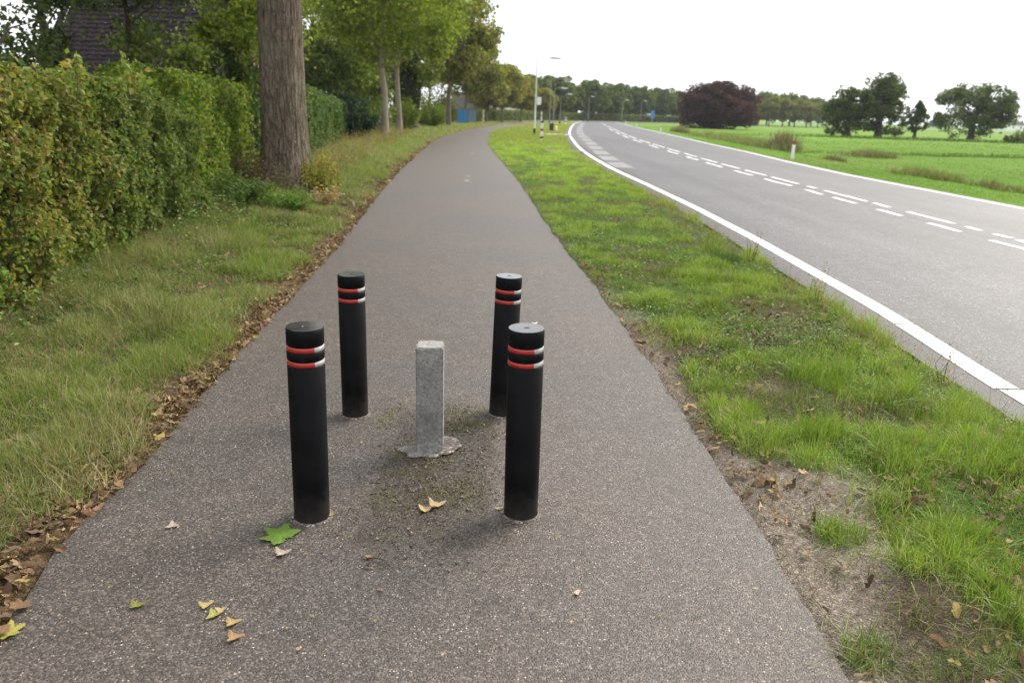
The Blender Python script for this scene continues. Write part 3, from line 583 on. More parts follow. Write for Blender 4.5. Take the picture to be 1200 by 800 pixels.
V, Fq = tube([(a_[0], a_[1], .006), ((a_[0] + b_[0]) / 2, (a_[1] + b_[1]) / 2 + .02, .012), (b_[0], b_[1], .006)], [.003, .0025, .0015], 6)
tag(mk('twig', V, [Fq], BARK_DARK), 'thin dark twig on the asphalt in front of the soil patch', 'twig')

# ------------------------------------------------------------------ bollards
def bollard_mat():
    m = M('black_plastic', .5, .07); n = m.noise(8, 4); n2 = m.noise(120, 3)
    m.col(m.ramp(n, [(.35, (.006, .006, .007)), (.75, (.013, .013, .014))]))
    sx = m.n('SeparateXYZ'); m.l(m.pos(), sx.inputs[0]); zz = m.math('ADD', sx.outputs[2], m.math('MULTIPLY', m.noise(22, 5, rough=.7), .25))
    m.col(m.mix(m.ramp(zz, [(.10, .55), (.26, 0.)]), m.mix(m.ramp(m.noise(26, 6, rough=.75), [(.6, 0.), (.72, .5)]), m.ramp(n, [(.35, (.0035, .0035, .004)), (.75, (.008, .008, .009))]), (.022, .02, .019)), (.05, .042, .035)))
    m.l(m.ramp(n, [(.3, .42), (.7, .58)]), m.b.inputs['Roughness']); m.bump(n2, .08, .002); return m.m
BLACK = bollard_mat()
def cap_mat():
    m = M('cap_plastic', .2, 1.); n = m.noise(14, 4); m.col(m.ramp(n, [(.3, (.016, .016, .018)), (.7, (.035, .035, .04))]))
    m.l(m.ramp(m.noise(30, 3), [(.3, .10), (.7, .2)]), m.b.inputs['Roughness']); return m.m
CAP = cap_mat()
RED = plain('red_reflector', (.36, .018, .013), .35, .6, .12, 60); WHITE_R = plain('white_reflector', (.36, .36, .35), .3, .6, .15, 60)
def make_bollard(name):
    root = empty(name, (0, 0, 0), 'x', 'bollard', 'black plastic bollards with red and white bands'); R_ = .0705; Hh = .80
    zb = [(Hh - .085, Hh - .064), (Hh - .142, Hh - .121)]
    prof = [(R_ * 1.0, -.04)]
    for z0, z1 in reversed(zb): prof += [(R_, z0 - .003), (R_ - .003, z0), (R_ - .003, z1), (R_, z1 + .003)]
    prof += [(R_, Hh - .004), (R_ - .002, Hh - .001), (R_ - .006, Hh)]
    V, Fq = lathe(prof, 64); b = mk('body', V, [Fq], BLACK, None, root, False)
    for p in b.data.polygons: p.use_smooth = abs(p.normal.z) < .3
    V, Fq = lathe([(R_ - .003, Hh + .0005), (R_ - .001, Hh + .0025), (R_ - .0018, Hh + .0045), (.012, Hh + .0045), (.010, Hh + .0015), (.006, Hh + .0015), (.0055, Hh + .005), (.0005, Hh + .006)], 48); mk('cap', V, [Fq], CAP, None, root)
    for z0, z1 in zb:
        for nm, mt, arcs in (('red_stripe', RED, [(-95, 26), (86, 206)]), ('white_stripe', WHITE_R, [(26, 86), (206, 265)])):
            for a0, a1 in arcs:
                V, Fq = lathe([(R_ - .0028, z0 + .001), (R_ - .0008, z0 + .002), (R_ - .0008, z1 - .002), (R_ - .0028, z1 - .001)], 22, math.radians(a0), math.radians(a1))
                mk(nm, V, [Fq], mt, None, root, True)
    V, Fq = lathe([(R_ + .012, -.001), (R_ + .009, .004), (R_ - .002, .006)], 48); V[:, 0] *= 1.05; mk('collar', V, [Fq], MUD, None, root)
    return root
b0 = make_bollard('bollard')
spots = [((-.79, 2.71), .0, 'front left black bollard, nearest the big green maple leaf', (.0, .0)),
         ((.06, 2.79), .05, 'front right black bollard with a pale shining top, largest on the right', (.0, .0)),
         ((-.84, 3.79), -.06, 'rear left black bollard with a dark top, closest to the grass on the left', (0, .0)),
         ((-.045, 3.87), .03, 'rear right black bollard partly hidden behind the front right one', (0, .0))]
Ls = [None, None, None, None]
for k, ((x, y), rz, lab, tl) in enumerate(spots):
    o = b0 if k == 0 else copy_tree(b0)
    o.location = (x, y, 0); o['label'] = lab
    o.rotation_euler = [(0, math.radians(.6), .30), (0, math.radians(-.4), .03), (0, 0, .24), (0, math.radians(1.4), .04)][k]
    if k >= 2: o.scale = (.98, .98, .965)

# concrete post
def concrete(name, c, sc=1):
    m = M(name, .9, .2); n = m.noise(60 * sc, 5, rough=.75); n2 = m.noise(7 * sc, 5, rough=.6)
    v = m.n('TexVoronoi'); v.inputs['Scale'].default_value = 170 * sc; m.l(m.pos(), v.inputs['Vector']); sp = m.n('SeparateColor'); m.l(v.outputs['Color'], sp.inputs[0])
    a = m.ramp(n2, [(.35, tuple(x * .62 for x in c)), (.6, c)]); a = m.mix(.8, a, m.ramp(n, [(.35, .65), (.65, 1.2)]), 'MULTIPLY')
    a = m.mix(m.ramp(sp.outputs[0], [(.86, 0.), (.92, .6)]), a, (.1, .1, .1)); m.col(a); m.bump(m.math('ADD', n, m.math('MULTIPLY', n2, .5)), .6, .006); return m.m
CONC = concrete('weathered_concrete', (.30, .29, .27)); CONC2 = concrete('footing_concrete', (.27, .255, .23))
root = empty('concrete_post', (-.385, 3.38, 0), 'square grey weathered concrete post standing between the four bollards', 'post', rz=math.radians(3))
bm = bmesh.new(); add_box(bm, -.064, .064, -.064, .064, -.05, .54, .006); bmesh.ops.subdivide_edges(bm, edges=[e for e in bm.edges if e.calc_length() > .05], cuts=24, use_grid_fill=True)
for v in bm.verts:
    k = 1 + 3.5 * max(0, (v.co.z - .5) / .04)
    v.co += Vector([.0016 * k * (float(vn(v.co.x * 60, v.co.y * 60, v.co.z * 60, q)) - .5) for q in (3, 4, 5)])
bmobj('shaft', bm, CONC, root)
f = patch('footing', -.03, -.03, .11, .07, .004, CONC2, 8, rough=.45, dome=.007); f.parent = root
f = patch('mortar_slab', .07, .02, .075, .10, .0125, MUD, 13, rough=.25, dome=.003); f.parent = root

# ------------------------------------------------------------------ hedges
def hedge(name, pts, width, hfun, dens, size, colf, label, side=1, core=True, six=True):
    """pts: (x, y) of the face towards the path; the hedge extends to -x"""
    pts = np.array(pts, float); seg = np.r_[0, np.cumsum(np.hypot(*np.diff(pts, axis=0).T))]; Lt = seg[-1]
    x0, y0 = pts[len(pts) // 2]; root = empty(name, (x0, y0, 0), label, 'hedge')
    def base(t): return np.interp(t, seg, pts[:, 0]), np.interp(t, seg, pts[:, 1])
    def nrm(t):
        a = np.array(base(np.clip(t - .3, 0, Lt))); b = np.array(base(np.clip(t + .3, 0, Lt))); d = unit((b - a).T); return np.stack([d[:, 1], -d[:, 0]], -1)
    hm = float(np.mean(hfun(np.linspace(0, Lt, 9)))); per = hm * 1.25 + width + .35
    n = int(Lt * per * dens); t = rng.uniform(-.12, Lt + .12, n); s = rng.uniform(0, per, n); n_ = nrm(t); bx, by = base(t); h = hfun(t)
    end = rng.random(n) < .06; te = rng.random(n); t = np.where(end, np.where(rng.random(n) < .5, -.05, Lt + .05), t)
    # cross-section: front (0..hm), rounded top, back
    fr = s < hm; tp = (s >= hm) & (s < hm + width)
    u = np.where(fr, 0, np.where(tp, (s - hm) / width, 1)); v = np.where(fr, s / hm, np.where(tp, 1, 1 - (s - hm - width) / (.25 * hm + .35)))
    u = np.where(end, te, u); v = np.where(end, rng.random(n), v)
    dep = np.abs(rng.exponential(.07, n)) - .03 ; bu = fbm(t * 1.3, s * 1.3, 0, 401, 3) - .5; bu2 = fbm(t * 5, s * 5, 0, 402, 2) - .5
    off = bu * .46 + bu2 * .26 - dep
    rnd = .14
    vz = v * h; inset = np.where(v > .86, ((v - .86) / .14) ** 2 * rnd, 0) + np.where(v < .15, (.15 - v) * .3, 0)
    lat = -u * width
    lat = np.where(fr, lat - inset + off, np.where(tp, lat, lat + inset - off)); vz = np.where(tp, h + off * .75 - rnd * .25 * (np.abs(u - .5) * 2) ** 4, vz)
    lat = np.where(tp, -u * width * .94 - .04, lat); lat = np.where(end, -te * width, lat)
    P = np.stack([bx + n_[:, 0] * lat, by + n_[:, 1] * lat, vz + .02 + hgt(bx, by)], -1)
    out = np.stack([n_[:, 0] * np.where(fr, 1, np.where(tp, 0, -1)), n_[:, 1] * np.where(fr, 1, np.where(tp, 0, -1)), np.where(tp, 1, .25)], -1)
    N = unit(out + rng.normal(0, .55, (n, 3)) + [0, 0, .25]); D = rng.normal(0, 1, (n, 3)) + [0, 0, -.5]
    kp = rng.random(n) < .16 + .84 * ss(.40, .52, fbm(P[:, 0] * 5.5, P[:, 1] * 5.5, P[:, 2] * 5.5, 450, 2) + .25 * (dep > .06)) if six else rng.random(n) < 1.1
    P, N, D, t, v, vz, h = P[kp], N[kp], D[kp], t[kp], v[kp], vz[kp], h[kp]; n = len(P)
    sz = size * rng.uniform(.55, 1.3, n)
    V, Fq, m = leaves(P, D, N, sz, sz * rng.uniform(.55, .8, n), six); col = colf(P, t, vz / h, n)
    mk('foliage', V - [x0, y0, 0], [Fq], LEAF, np.repeat(col, m, 0), root)
    # twigs
    acc = Acc(); nt_ = int(Lt * 14); 
    for q in range(nt_):
        tt = rng.uniform(0, Lt); bx_, by_ = [float(a) for a in base(tt)]; nn = nrm(np.array([tt]))[0]; uu = rng.uniform(.15, .85) * width
        hh = float(hfun(np.array([tt]))[0]); p0 = np.array([bx_ - nn[0] * uu, by_ - nn[1] * uu, 0]); p1 = p0 + [rng.normal(0, .15), rng.normal(0, .15), hh * .5]; p2 = p1 + [nn[0] * rng.uniform(-.3, .0), rng.normal(0, .2), hh * rng.uniform(.3, .46)]
        Vt, Ft = tube([p0 - [0, 0, .05], p1, p2], [.016, .011, .004], 5); acc.add(Vt - [x0, y0, 0], Ft)
    if core:   # added solid core, coloured dark to stand for shade inside the hedge
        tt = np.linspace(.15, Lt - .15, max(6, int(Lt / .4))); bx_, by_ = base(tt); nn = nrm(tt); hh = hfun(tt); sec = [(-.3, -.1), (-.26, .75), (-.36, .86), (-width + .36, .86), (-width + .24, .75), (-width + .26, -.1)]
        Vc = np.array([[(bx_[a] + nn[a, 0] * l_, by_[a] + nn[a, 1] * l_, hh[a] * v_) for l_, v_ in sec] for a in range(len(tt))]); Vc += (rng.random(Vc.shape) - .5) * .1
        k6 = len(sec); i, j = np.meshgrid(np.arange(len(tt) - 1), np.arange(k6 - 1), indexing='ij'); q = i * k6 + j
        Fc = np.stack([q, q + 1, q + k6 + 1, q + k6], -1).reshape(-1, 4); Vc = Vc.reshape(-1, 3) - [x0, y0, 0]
        mk('shade_core', Vc, [Fc], INNER, None, root)
    acc.mk('stems', BARK_DARK, root)
    return root
INNER = plain('shade_core', (.035, .04, .018), .95, .05, .5, 14)  # interior shade put into the colour of the added hedge core
def c_near(P, t, v, n):
    y = P[:, 1]; a = fbm(P[:, 1] * .9, P[:, 2] * 1.1, P[:, 0], 501, 3); b = fbm(P[:, 1] * 3, P[:, 2] * 3, P[:, 0] * 2, 502, 2)
    g = pick([(.10, .155, .026), (.14, .20, .034), (.075, .12, .022), (.18, .225, .045)], n); yl = pick([(.24, .22, .045), (.32, .26, .05), (.19, .19, .04), (.28, .17, .06)], n)
    br = pick([(.30, .16, .08), (.24, .14, .06), (.36, .24, .10)], n); dk = pick([(.085, .125, .03), (.115, .16, .038), (.145, .195, .05), (.17, .19, .05)], n)
    fy = np.clip(.12 + .62 * np.exp(-((y - 6.1) / 1.3) ** 2) * ss(.3, .6, a + .12) + .25 * ss(.55, .7, b), 0, .8) * (y < 8.6)
    yl = yl * .55 + g * .45; br = br * .75 + g * .25; c = np.where((rng.random(n) < fy)[:, None], yl, g) * (.75 + .55 * fbm(P[:, 1] * 4, P[:, 2] * 4, P[:, 0] * 4, 507, 2))[:, None]; c = np.where((rng.random(n) < .30 * ss(.58, .75, b) * (y < 7.5) * np.exp(-((v - .75) / .35) ** 2) + .03)[:, None], br, c)
    c = np.where((rng.random(n) < ss(6.3, 8.6, y) * .75)[:, None], dk, c); c = np.where((rng.random(n) < ss(5.4, 4.8, y) * .6)[:, None], pick([(.10, .21, .02), (.14, .26, .03)], n), c)
    return c
hedge('hedge', [(-3.5, -.5), (-3.56, 3), (-3.74, 6), (-4.0, 8.6), (-4.2, 10.1)], 1.25, lambda t: 1.60 + .05 * np.sin(t * 1.1) - .06 * ss(7, 5, t) + (-.25) * ss(9.2, 10.6, t), 4200, .047, c_near,
      'long near hedge of mixed green and yellowing leaves at the left border of the photo')
def c_lime(P, t, v, n):
    return np.where((rng.random(n) < .35)[:, None], pick([(.07, .13, .02), (.09, .16, .02)], n), pick([(.20, .26, .03), (.15, .22, .03), (.26, .28, .05)], n))
hedge('hedge', [(-4.45, 10.6), (-4.75, 12), (-5.1, 14), (-5.3, 15.4)], 1.2, lambda t: 1.78 + .0 * t, 2000, .055, c_lime, 'lime green hedge left of the big tree trunk, behind the near hedge')
def c_dark(P, t, v, n): return np.where((rng.random(n) < .22)[:, None], pick([(.17, .20, .04), (.22, .22, .05)], n), pick([(.05, .10, .035), (.065, .125, .04), (.085, .15, .04)], n))
hedge('hedge', [(-5.35, 15.9), (-5.5, 18), (-6., 22), (-6.6, 26), (-7.1, 30), (-7.7, 35.5)], 1.3, lambda t: 2.15 - .03 * t, 850, .085, c_dark, 'tall dark green hedge to the right of the big tree trunk')
def c_far(P, t, v, n): return np.where((rng.random(n) < .3 + .3 * (v > .85))[:, None], pick([(.20, .16, .05), (.17, .19, .04)], n), pick([(.09, .15, .03), (.07, .12, .03), (.12, .18, .035)], n))
hedge('hedge', [(-8.9, 104), (-7.6, 116), (-4.6, 136), (-1., 152), (4., 171), (12, 192), (20, 206), (34, 222), (60, 236), (74, 242)], 1.1, lambda t: 1.75 + 0 * t, 34, .34, c_far, 'low clipped hedge in front of the white houses at the bend of the path', six=False)

# ------------------------------------------------------------------ trees
def bush_clumps(nc, R, z0, z1, shape='round', seed=0):
    r_ = np.random.default_rng(seed); d = unit(r_.normal(0, 1, (nc, 3))); rr = r_.random(nc) ** .42
    z = (z0 + z1) / 2 + d[:, 2] * rr * (z1 - z0) / 2; f = (z - z0) / (z1 - z0)
    k = {'round': 1., 'cone': None, 'wide': 1.}[shape]; sc = np.ones(nc) if k else np.clip(1.25 - f * 1.1, .12, 1)
    return np.stack([d[:, 0] * rr * R * sc, d[:, 1] * rr * R * sc, z], -1), r_
def tree(name, label, loc, Ht, cb, R, nc, nl, ls, pal, tr, group=None, shape='round', mat=None, seed=1, lean=(0, 0), cr=.3, wts=None, clumps=None, flat=.7, lit=None, cat='tree', six=False, droop=.3, dead=0, trunk_sides=10, cloud=0, thr=.47):
    root = empty(name, (loc[0], loc[1], -.05), label, cat, group); mat = mat or BARK
    Cc, r_ = bush_clumps(nc, R, cb, Ht, shape, seed)
    for q in range(nc):
        dd = np.linalg.norm(Cc - Cc[q], axis=1); dd[q] = 1e9; j_ = int(np.argmin(dd)); lim = .7 * cr * R
        if dd[j_] > lim: Cc[q] += (Cc[j_] - Cc[q]) * (dd[j_] - lim) / dd[j_]
    if clumps is not None: Cc = np.array(clumps, float) - [loc[0], loc[1], 0]; nc = len(Cc)
    th = Ht * .86; zs = np.linspace(0, th, 9); px = lean[0] * zs + .03 * Ht * np.sin(zs * 1.3 + seed) * (zs / Ht); py = lean[1] * zs + .02 * Ht * np.cos(zs + seed) * (zs / Ht)
    rad = tr * (1 - .85 * (zs / th)) ** .8; rad[0] *= 1.35
    acc = Acc(); acc.add(*tube(np.stack([px, py, zs], -1), rad, trunk_sides))
    order = np.argsort(-np.linalg.norm(Cc - Cc.mean(0), axis=1))[:min(nc, 26)]
    for q in order:
        c = Cc[q]; zt = np.clip(c[2] - r_.uniform(.25, .6) * np.hypot(c[0], c[1]) - .1, cb * .7, th * .97); b = np.array([np.interp(zt, zs, px), np.interp(zt, zs, py), zt])
        c = b + (c - b) * (.88 if clumps is not None else .68); mid = b * .5 + c * .5 + [0, 0, .05 * np.linalg.norm(c - b)] + r_.normal(0, .05 * R, 3); r0 = np.interp(zt, zs, rad) * .42
        acc.add(*tube([b, b * .6 + mid * .4, mid, c], [r0, r0 * .75, r0 * .5, r0 * .15], 5))
    acc.mk('trunk', mat, root, True)
    idx = r_.integers(0, nc, nl); crr = cr * R * r_.uniform(.4, 1.45, nc); d = unit(r_.normal(0, 1, (nl, 3))); u = r_.random(nl) ** .45
    P = Cc[idx] + d * (u * crr[idx])[:, None] * [1, 1, flat]; P[:, 2] -= droop * .3 * crr[idx] * u * np.abs(d[:, 0])
    P += r_.normal(0, .24, P.shape) * crr[idx][:, None] * (.3 + .75 * (r_.random((nl, 1)) < .4))
    tone = r_.normal(1, .13, (nc, 1))[idx]
    if cloud:   # leaves filling an uneven envelope, thinned into sprays with sky gaps
        m_ = nl * 5; d = unit(r_.normal(0, 1, (m_, 3))); env = (.62 + .62 * fbm(d[:, 0] * 1.7 + seed, d[:, 1] * 1.7, d[:, 2] * 1.7, seed, 2)) * (.86 + .28 * fbm(d[:, 0] * 6, d[:, 1] * 6, d[:, 2] * 6 + seed, seed + 3, 2))
        rho = r_.random(m_) ** .45 * env; f_ = (d[:, 2] * rho * .5 + .5); sc_ = np.clip(1.35 - f_ * 1.25, .1, 1) if shape == 'cone' else (1. + .45 * np.clip(.5 - f_, 0, 1) - .2 * np.clip(f_ - .5, 0, 1))
        zc = (d[:, 2] * rho); zc = np.where(zc < 0, zc * 1.02, zc); P = np.stack([d[:, 0] * rho * R * sc_ * 1.08, d[:, 1] * rho * R * sc_ * 1.08, cb + (Ht * 1.04 - cb) * (zc * .5 + .47)], -1)
        w_ = R * cloud; g_ = fbm(P[:, 0] / w_, P[:, 1] / w_, P[:, 2] / (w_ * .62), seed + 9, 3) + r_.normal(0, .018, m_)
        k_ = np.flatnonzero(g_ > thr)[:nl]; P = P[k_]; d = d[k_]; tone = (.8 + 2.2 * (g_[k_] - thr))[:, None] * (.9 + .2 * fbm(P[:, 0], P[:, 1], P[:, 2], 5, 1))[:, None]; nl = len(k_)
    P[:, 2] = np.maximum(P[:, 2], .08)
    col = pick(pal, nl, wts) * tone
    N = d * .5 + r_.normal(0, .5, (nl, 3)) + [0, 0, .55]; D = r_.normal(0, 1, (nl, 3)) + [0, 0, -.4]
    s = ls * r_.uniform(.6, 1.3, nl); V, Fq, m = leaves(P, D, N, s, s * r_.uniform(.6, .9, nl), six)
    mk('crown', V, [Fq], LEAF, np.repeat(col, m, 0), root); return root
def recopy(o, loc, sc, rz, label, group=None):
    c = copy_tree(o); c.location = (loc[0], loc[1], -.05); c.scale = sc if isinstance(sc, tuple) else (sc,) * 3; c.rotation_euler.z = rz; c['label'] = label
    if group: c['group'] = group
    return c
P_BRIGHT = [(.18, .24, .02), (.24, .30, .028), (.14, .19, .02), (.30, .33, .04)]
P_MID = [(.11, .155, .024), (.145, .195, .03), (.085, .125, .022), (.19, .22, .04)]
P_DARKG = [(.048, .07, .022), (.062, .088, .026), (.04, .057, .02), (.08, .105, .03)]
P_OLIVE = [(.20, .20, .035), (.26, .24, .04), (.15, .17, .03), (.12, .14, .03), (.30, .24, .05)]
P_OG = [(.11, .14, .03), (.15, .17, .03), (.08, .11, .025), (.21, .19, .04)]
P_BEECH = [(.048, .020, .022), (.065, .026, .026), (.036, .018, .02), (.075, .035, .028)]

# the big roadside trunk: a fluted, furrowed bole
def big_tree():
    x0, y0 = -4.32, 14.2; root = empty('roadside_tree', (x0, y0, 0), 'massive grey-brown tree trunk rising out of the photo between two hedges', 'tree')
    nz_, na = 170, 220; z = np.concatenate([np.linspace(-.1, 4.4, nz_ - 20), np.linspace(4.45, 9.5, 20)]); a = np.arange(na) / na * 2 * np.pi; A, Zz = np.meshgrid(a, z)
    r = .405 - .010 * Zz + .22 * np.exp(-np.clip(Zz, 0, 9) / .4) + .02 * np.sin(3 * A + 1) + .012 * np.sin(5 * A)
    r = r + .13 * np.exp(-np.clip(Zz, 0, 9) / .38) * np.sin(5 * A + .6)
    fu = 1 - np.abs(fbm(np.cos(A) * 9 + np.sin(Zz * .7) * .3, np.sin(A) * 9, Zz * .9, 601, 3) - .5) * 2
    r = r * (1 - .25 * ss(4.4, 9.5, Zz)) - .017 * ss(.86, .98, fu) + .012 * (fbm(np.cos(A) * 20, np.sin(A) * 20, Zz * 3, 602, 2) - .5)
    V = np.stack([r * np.cos(A) + .012 * Zz, r * np.sin(A), Zz], -1).reshape(-1, 3)
    i, j = np.meshgrid(np.arange(len(z) - 1), np.arange(na), indexing='ij'); q = i * na + j; q2 = i * na + (j + 1) % na
    acc = Acc(); acc.add(V, np.stack([q, q2, q2 + na, q + na], -1).reshape(-1, 4))
    Cc, r_ = bush_clumps(60, 5., 5.2, 14, 'round', 5)
    for c in Cc[:40]:
        zt = min(9.3, max(4.6, c[2] - 2.2)); b = np.array([.012 * zt, 0, zt]); mid = (b + c) / 2 + [0, 0, .5]
        acc.add(*tube([b, mid, c], [.14, .08, .03], 6))
    o = acc.mk('trunk', BARKBIG, root, True)
    nl = 26000; idx = r_.integers(0, 60, nl); d = unit(r_.normal(0, 1, (nl, 3))); P = Cc[idx] + d * (r_.random(nl) ** .45)[:, None] * 1.5; s = .15 * r_.uniform(.6, 1.3, nl)
    V, Fq, m = leaves(P, r_.normal(0, 1, (nl, 3)), d * .5 + r_.normal(0, .5, (nl, 3)) + [0, 0, .5], s, s * .75)
    mk('crown', V, [Fq], LEAF, np.repeat(pick(P_MID, nl), m, 0), root)
def barkbig():
    m = M('furrowed_bark', .92, .2); mp = m.n('Mapping'); mp.inputs['Scale'].default_value = (17, 17, 4.2); m.l(m.pos(), mp.inputs[0])
    n = m.noise(1.5, 7, mp.outputs[0], .7); b = m.noise(1.4, 4); n3 = m.noise(45, 4)
    k = m.ramp(n, [(.33, (.085, .063, .046)), (.48, (.165, .128, .096)), (.68, (.24, .195, .15))])
    mv = m.n('Mapping'); mv.inputs['Scale'].default_value = (1, 1, .16); m.l(m.pos(), mv.inputs[0]); wv = m.n('VectorMath', operation='MULTIPLY_ADD'); nn = m.n('TexNoise'); nn.inputs['Scale'].default_value = 9; m.l(m.pos(), nn.inputs['Vector'])
    m.l(nn.outputs['Color'], wv.inputs[0]); wv.inputs[1].default_value = (.09, .09, .05); m.l(mv.outputs[0], wv.inputs[2])
    vf = m.n('TexVoronoi', feature='DISTANCE_TO_EDGE'); vf.inputs['Scale'].default_value = 13; m.l(wv.outputs[0], vf.inputs['Vector']); fu = m.ramp(vf.outputs[0], [(0, 0.), (.16, 1.)])
    k = m.mix(m.math('MULTIPLY', m.math('SUBTRACT', 1, fu), .6), k, (.06, .045, .034)); n = m.math('ADD', n, m.math('MULTIPLY', fu, .6))
    k = m.mix(m.ramp(b, [(.45, 0.), (.7, .45)]), k, (.16, .17, .10)); m.col(m.mix(.5, k, m.ramp(n3, [(.3, .7), (.7, 1.3)]), 'MULTIPLY')); m.bump(m.math('ADD', n, m.math('MULTIPLY', n3, .25)), 1., .035); return m.m
BARKBIG = barkbig()
big_tree()

# brambles and weeds round the trunk foot
def shrub(name, label, x0, y0, R, Ht, nl, ls, pal, nst=24, cat='shrub', seed=1, group=None, low=.0):
    root = empty(name, (x0, y0, float(hgt(np.array([x0]), np.array([y0]))[0])), label, cat, group); r_ = np.random.default_rng(seed); acc = Acc(); tips = []
    for q in range(nst):
        a = r_.uniform(0, 6.28); rr = R * r_.random() ** .5; hh = Ht * r_.uniform(.55, 1.05) * (1 - .4 * (rr / R) ** 2); e = np.array([rr * math.cos(a), rr * math.sin(a), hh]); b = e * [.3, .3, 0]
        acc.add(*tube([b - [0, 0, .04], b * .5 + e * .5 + r_.normal(0, .03, 3), e], [.004 * Ht + .0008, .003 * Ht + .0008, .0008], 5)); tips.append((b, e))
    tips = np.array(tips); idx = r_.integers(0, nst, nl); t = low + (1 - low) * r_.random(nl) ** .7; P = tips[idx, 0] * (1 - t)[:, None] + tips[idx, 1] * t[:, None] + r_.normal(0, .07 * max(R, Ht * .5) + .01, (nl, 3)); P[:, 2] = np.abs(P[:, 2])
    s = ls * r_.uniform(.6, 1.4, nl); V, Fq, m = leaves(P, r_.normal(0, 1, (nl, 3)), r_.normal(0, .6, (nl, 3)) + [0, 0, .7], s, s * r_.uniform(.4, .8, nl)); 
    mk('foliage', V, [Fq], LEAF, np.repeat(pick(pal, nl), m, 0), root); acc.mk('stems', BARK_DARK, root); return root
shrub('bramble', 'brown withered bramble round the left foot of the big trunk', -4.68, 13.45, .42, .85, 900, .045, [(.16, .09, .05), (.12, .08, .05), (.2, .14, .07), (.08, .10, .03)], 30, seed=3)
shrub('dry_weeds', 'grey-brown dry weeds against the front of the big trunk', -4.15, 13.35, .36, .5, 900, .03, [(.19, .14, .11), (.15, .11, .09), (.11, .12, .05)], 40, 'weeds', 4)
shrub('yellow_weeds', 'yellow-green weeds with yellow leaves to the right of the big trunk', -3.55, 13.9, .4, .85, 1500, .05, [(.16, .19, .04), (.42, .32, .03), (.11, .14, .03), (.28, .24, .05)], 34, 'weeds', 5)
shrub('dry_weeds', 'straw coloured dry clump beside the path edge, right of the big trunk', -3.2, 12.6, .3, .35, 500, .05, [(.42, .32, .2), (.3, .2, .1)], 30, 'weeds', 6)
shrub('nettle_patch', 'low green nettles at the hedge foot before the big trunk', -4.25, 11.2, .6, .5, 2200, .055, [(.06, .11, .025), (.085, .14, .03), (.12, .17, .04)], 60, 'weeds', 7)
shrub('nettle_patch', 'fresh light green weeds in the grass in front of the big trunk', -3.5, 11.6, .45, .3, 1300, .05, [(.10, .18, .03), (.14, .22, .04)], 50, 'weeds', 8)
shrub('roadside_weed', 'tall thin flowering weed by the road edge line', 2.72, 8.6, .1, .55, 130, .02, [(.16, .2, .05), (.3, .26, .08)], 6, 'weeds', 9)
shrub('roadside_weed', 'thin brown seeding weed nearer along the road edge', 2.78, 6.7, .12, .4, 110, .018, [(.3, .24, .1), (.24, .17, .08)], 7, 'weeds', 10)
shrub('roadside_weed', 'single thin weed standing before the white line at the right', 2.74, 4.5, .05, .32, 60, .018, [(.2, .22, .06), (.3, .24, .1)], 4, 'weeds', 11)
# shoots sticking out of the hedge top
for k, (px, py, Yh, lab) in enumerate([(150, 72, 7.2, 'pale leafy shoot rising from the top of the near hedge'), (85, 72, 6.6, 'yellow-green shoot on the hedge top, left of the pale shoot')]):
    X_, _, Z_ = at(px, py, Yh); o = shrub('hedge_shoot', lab, X_, Yh, .16, .38, 110, .06, [(.22, .27, .05), (.3, .24, .06), (.16, .22, .04)], 7, 'shoot', 20 + k); o.location.z = Z_ - .28

# garden trees behind the near hedge
def cl(lst, r=None): return [at(x, y, Y_) for x, y, Y_ in lst]
r2 = np.random.default_rng(77)
def cells(boxes):
    out = []
    for (xa, xb, ya, yb_, Ya, Yb, n) in boxes:
        for _ in range(n): out.append(at(r2.uniform(xa, xb), r2.uniform(ya, yb_), r2.uniform(Ya, Yb)))
    return out
X_ = at(6, 90, 10)[0]
tree('garden_tree', 'dark leafy tree against the sky at the upper left corner', (X_, 10), 6, 2.2, 1.6, 40, 6000, .075, P_DARKG, .085, mat=BARK_DARK, seed=21, cr=.24,
     clumps=cells([(-160, 45, -190, 8, 9.4, 10.8, 24), (-70, 12, 20, 75, 9.6, 10.6, 8), (20, 62, 66, 92, 10.4, 12, 4), (44, 66, 10, 60, 10.4, 11, 2)]))
X_ = at(84, 85, 13)[0]
tree('garden_tree', 'slanting dark trunk with mid green leaves before the left end of the tiled roof', (X_, 13), 7, 2.4, 2.2, 40, 7500, .085, P_DARKG + P_MID[:2], .075, mat=BARK_DARK, seed=22, lean=(-.16, 0), cr=.21,
     clumps=cells([(40, 150, -120, -8, 12.4, 13.8, 22), (52, 66, 20, 85, 12.6, 13.4, 4)]))
X_ = at(148, 90, 14)[0]
tree('garden_tree', 'thin dark upright tree in front of the middle of the tiled roof', (X_, 14), 7, 2.6, 2.2, 40, 7500, .09, P_MID + P_DARKG[:2], .065, mat=BARK_DARK, seed=23, lean=(.01, 0), cr=.2,
     clumps=cells([(130, 230, -120, -10, 13.4, 15, 22), (150, 200, 40, 50, 13.6, 14.6, 3), (215, 232, 60, 92, 13.6, 14.6, 2)]))
X_ = at(277, 100, 17)[0]
tree('garden_tree', 'bright leaved maple hanging over the lime hedge beside the big trunk', (X_, 17), 7.5, 2.4, 2.6, 40, 13000, .10, P_BRIGHT + P_MID, .12, mat=BARK_DARK, seed=24, cr=.2,
     clumps=cells([(262, 330, -10, 62, 16, 17.6, 17), (235, 345, -170, 0, 16, 18, 30), (235, 262, 25, 90, 16.6, 17.6, 6), (215, 245, 90, 106, 16.6, 17.4, 3)]))
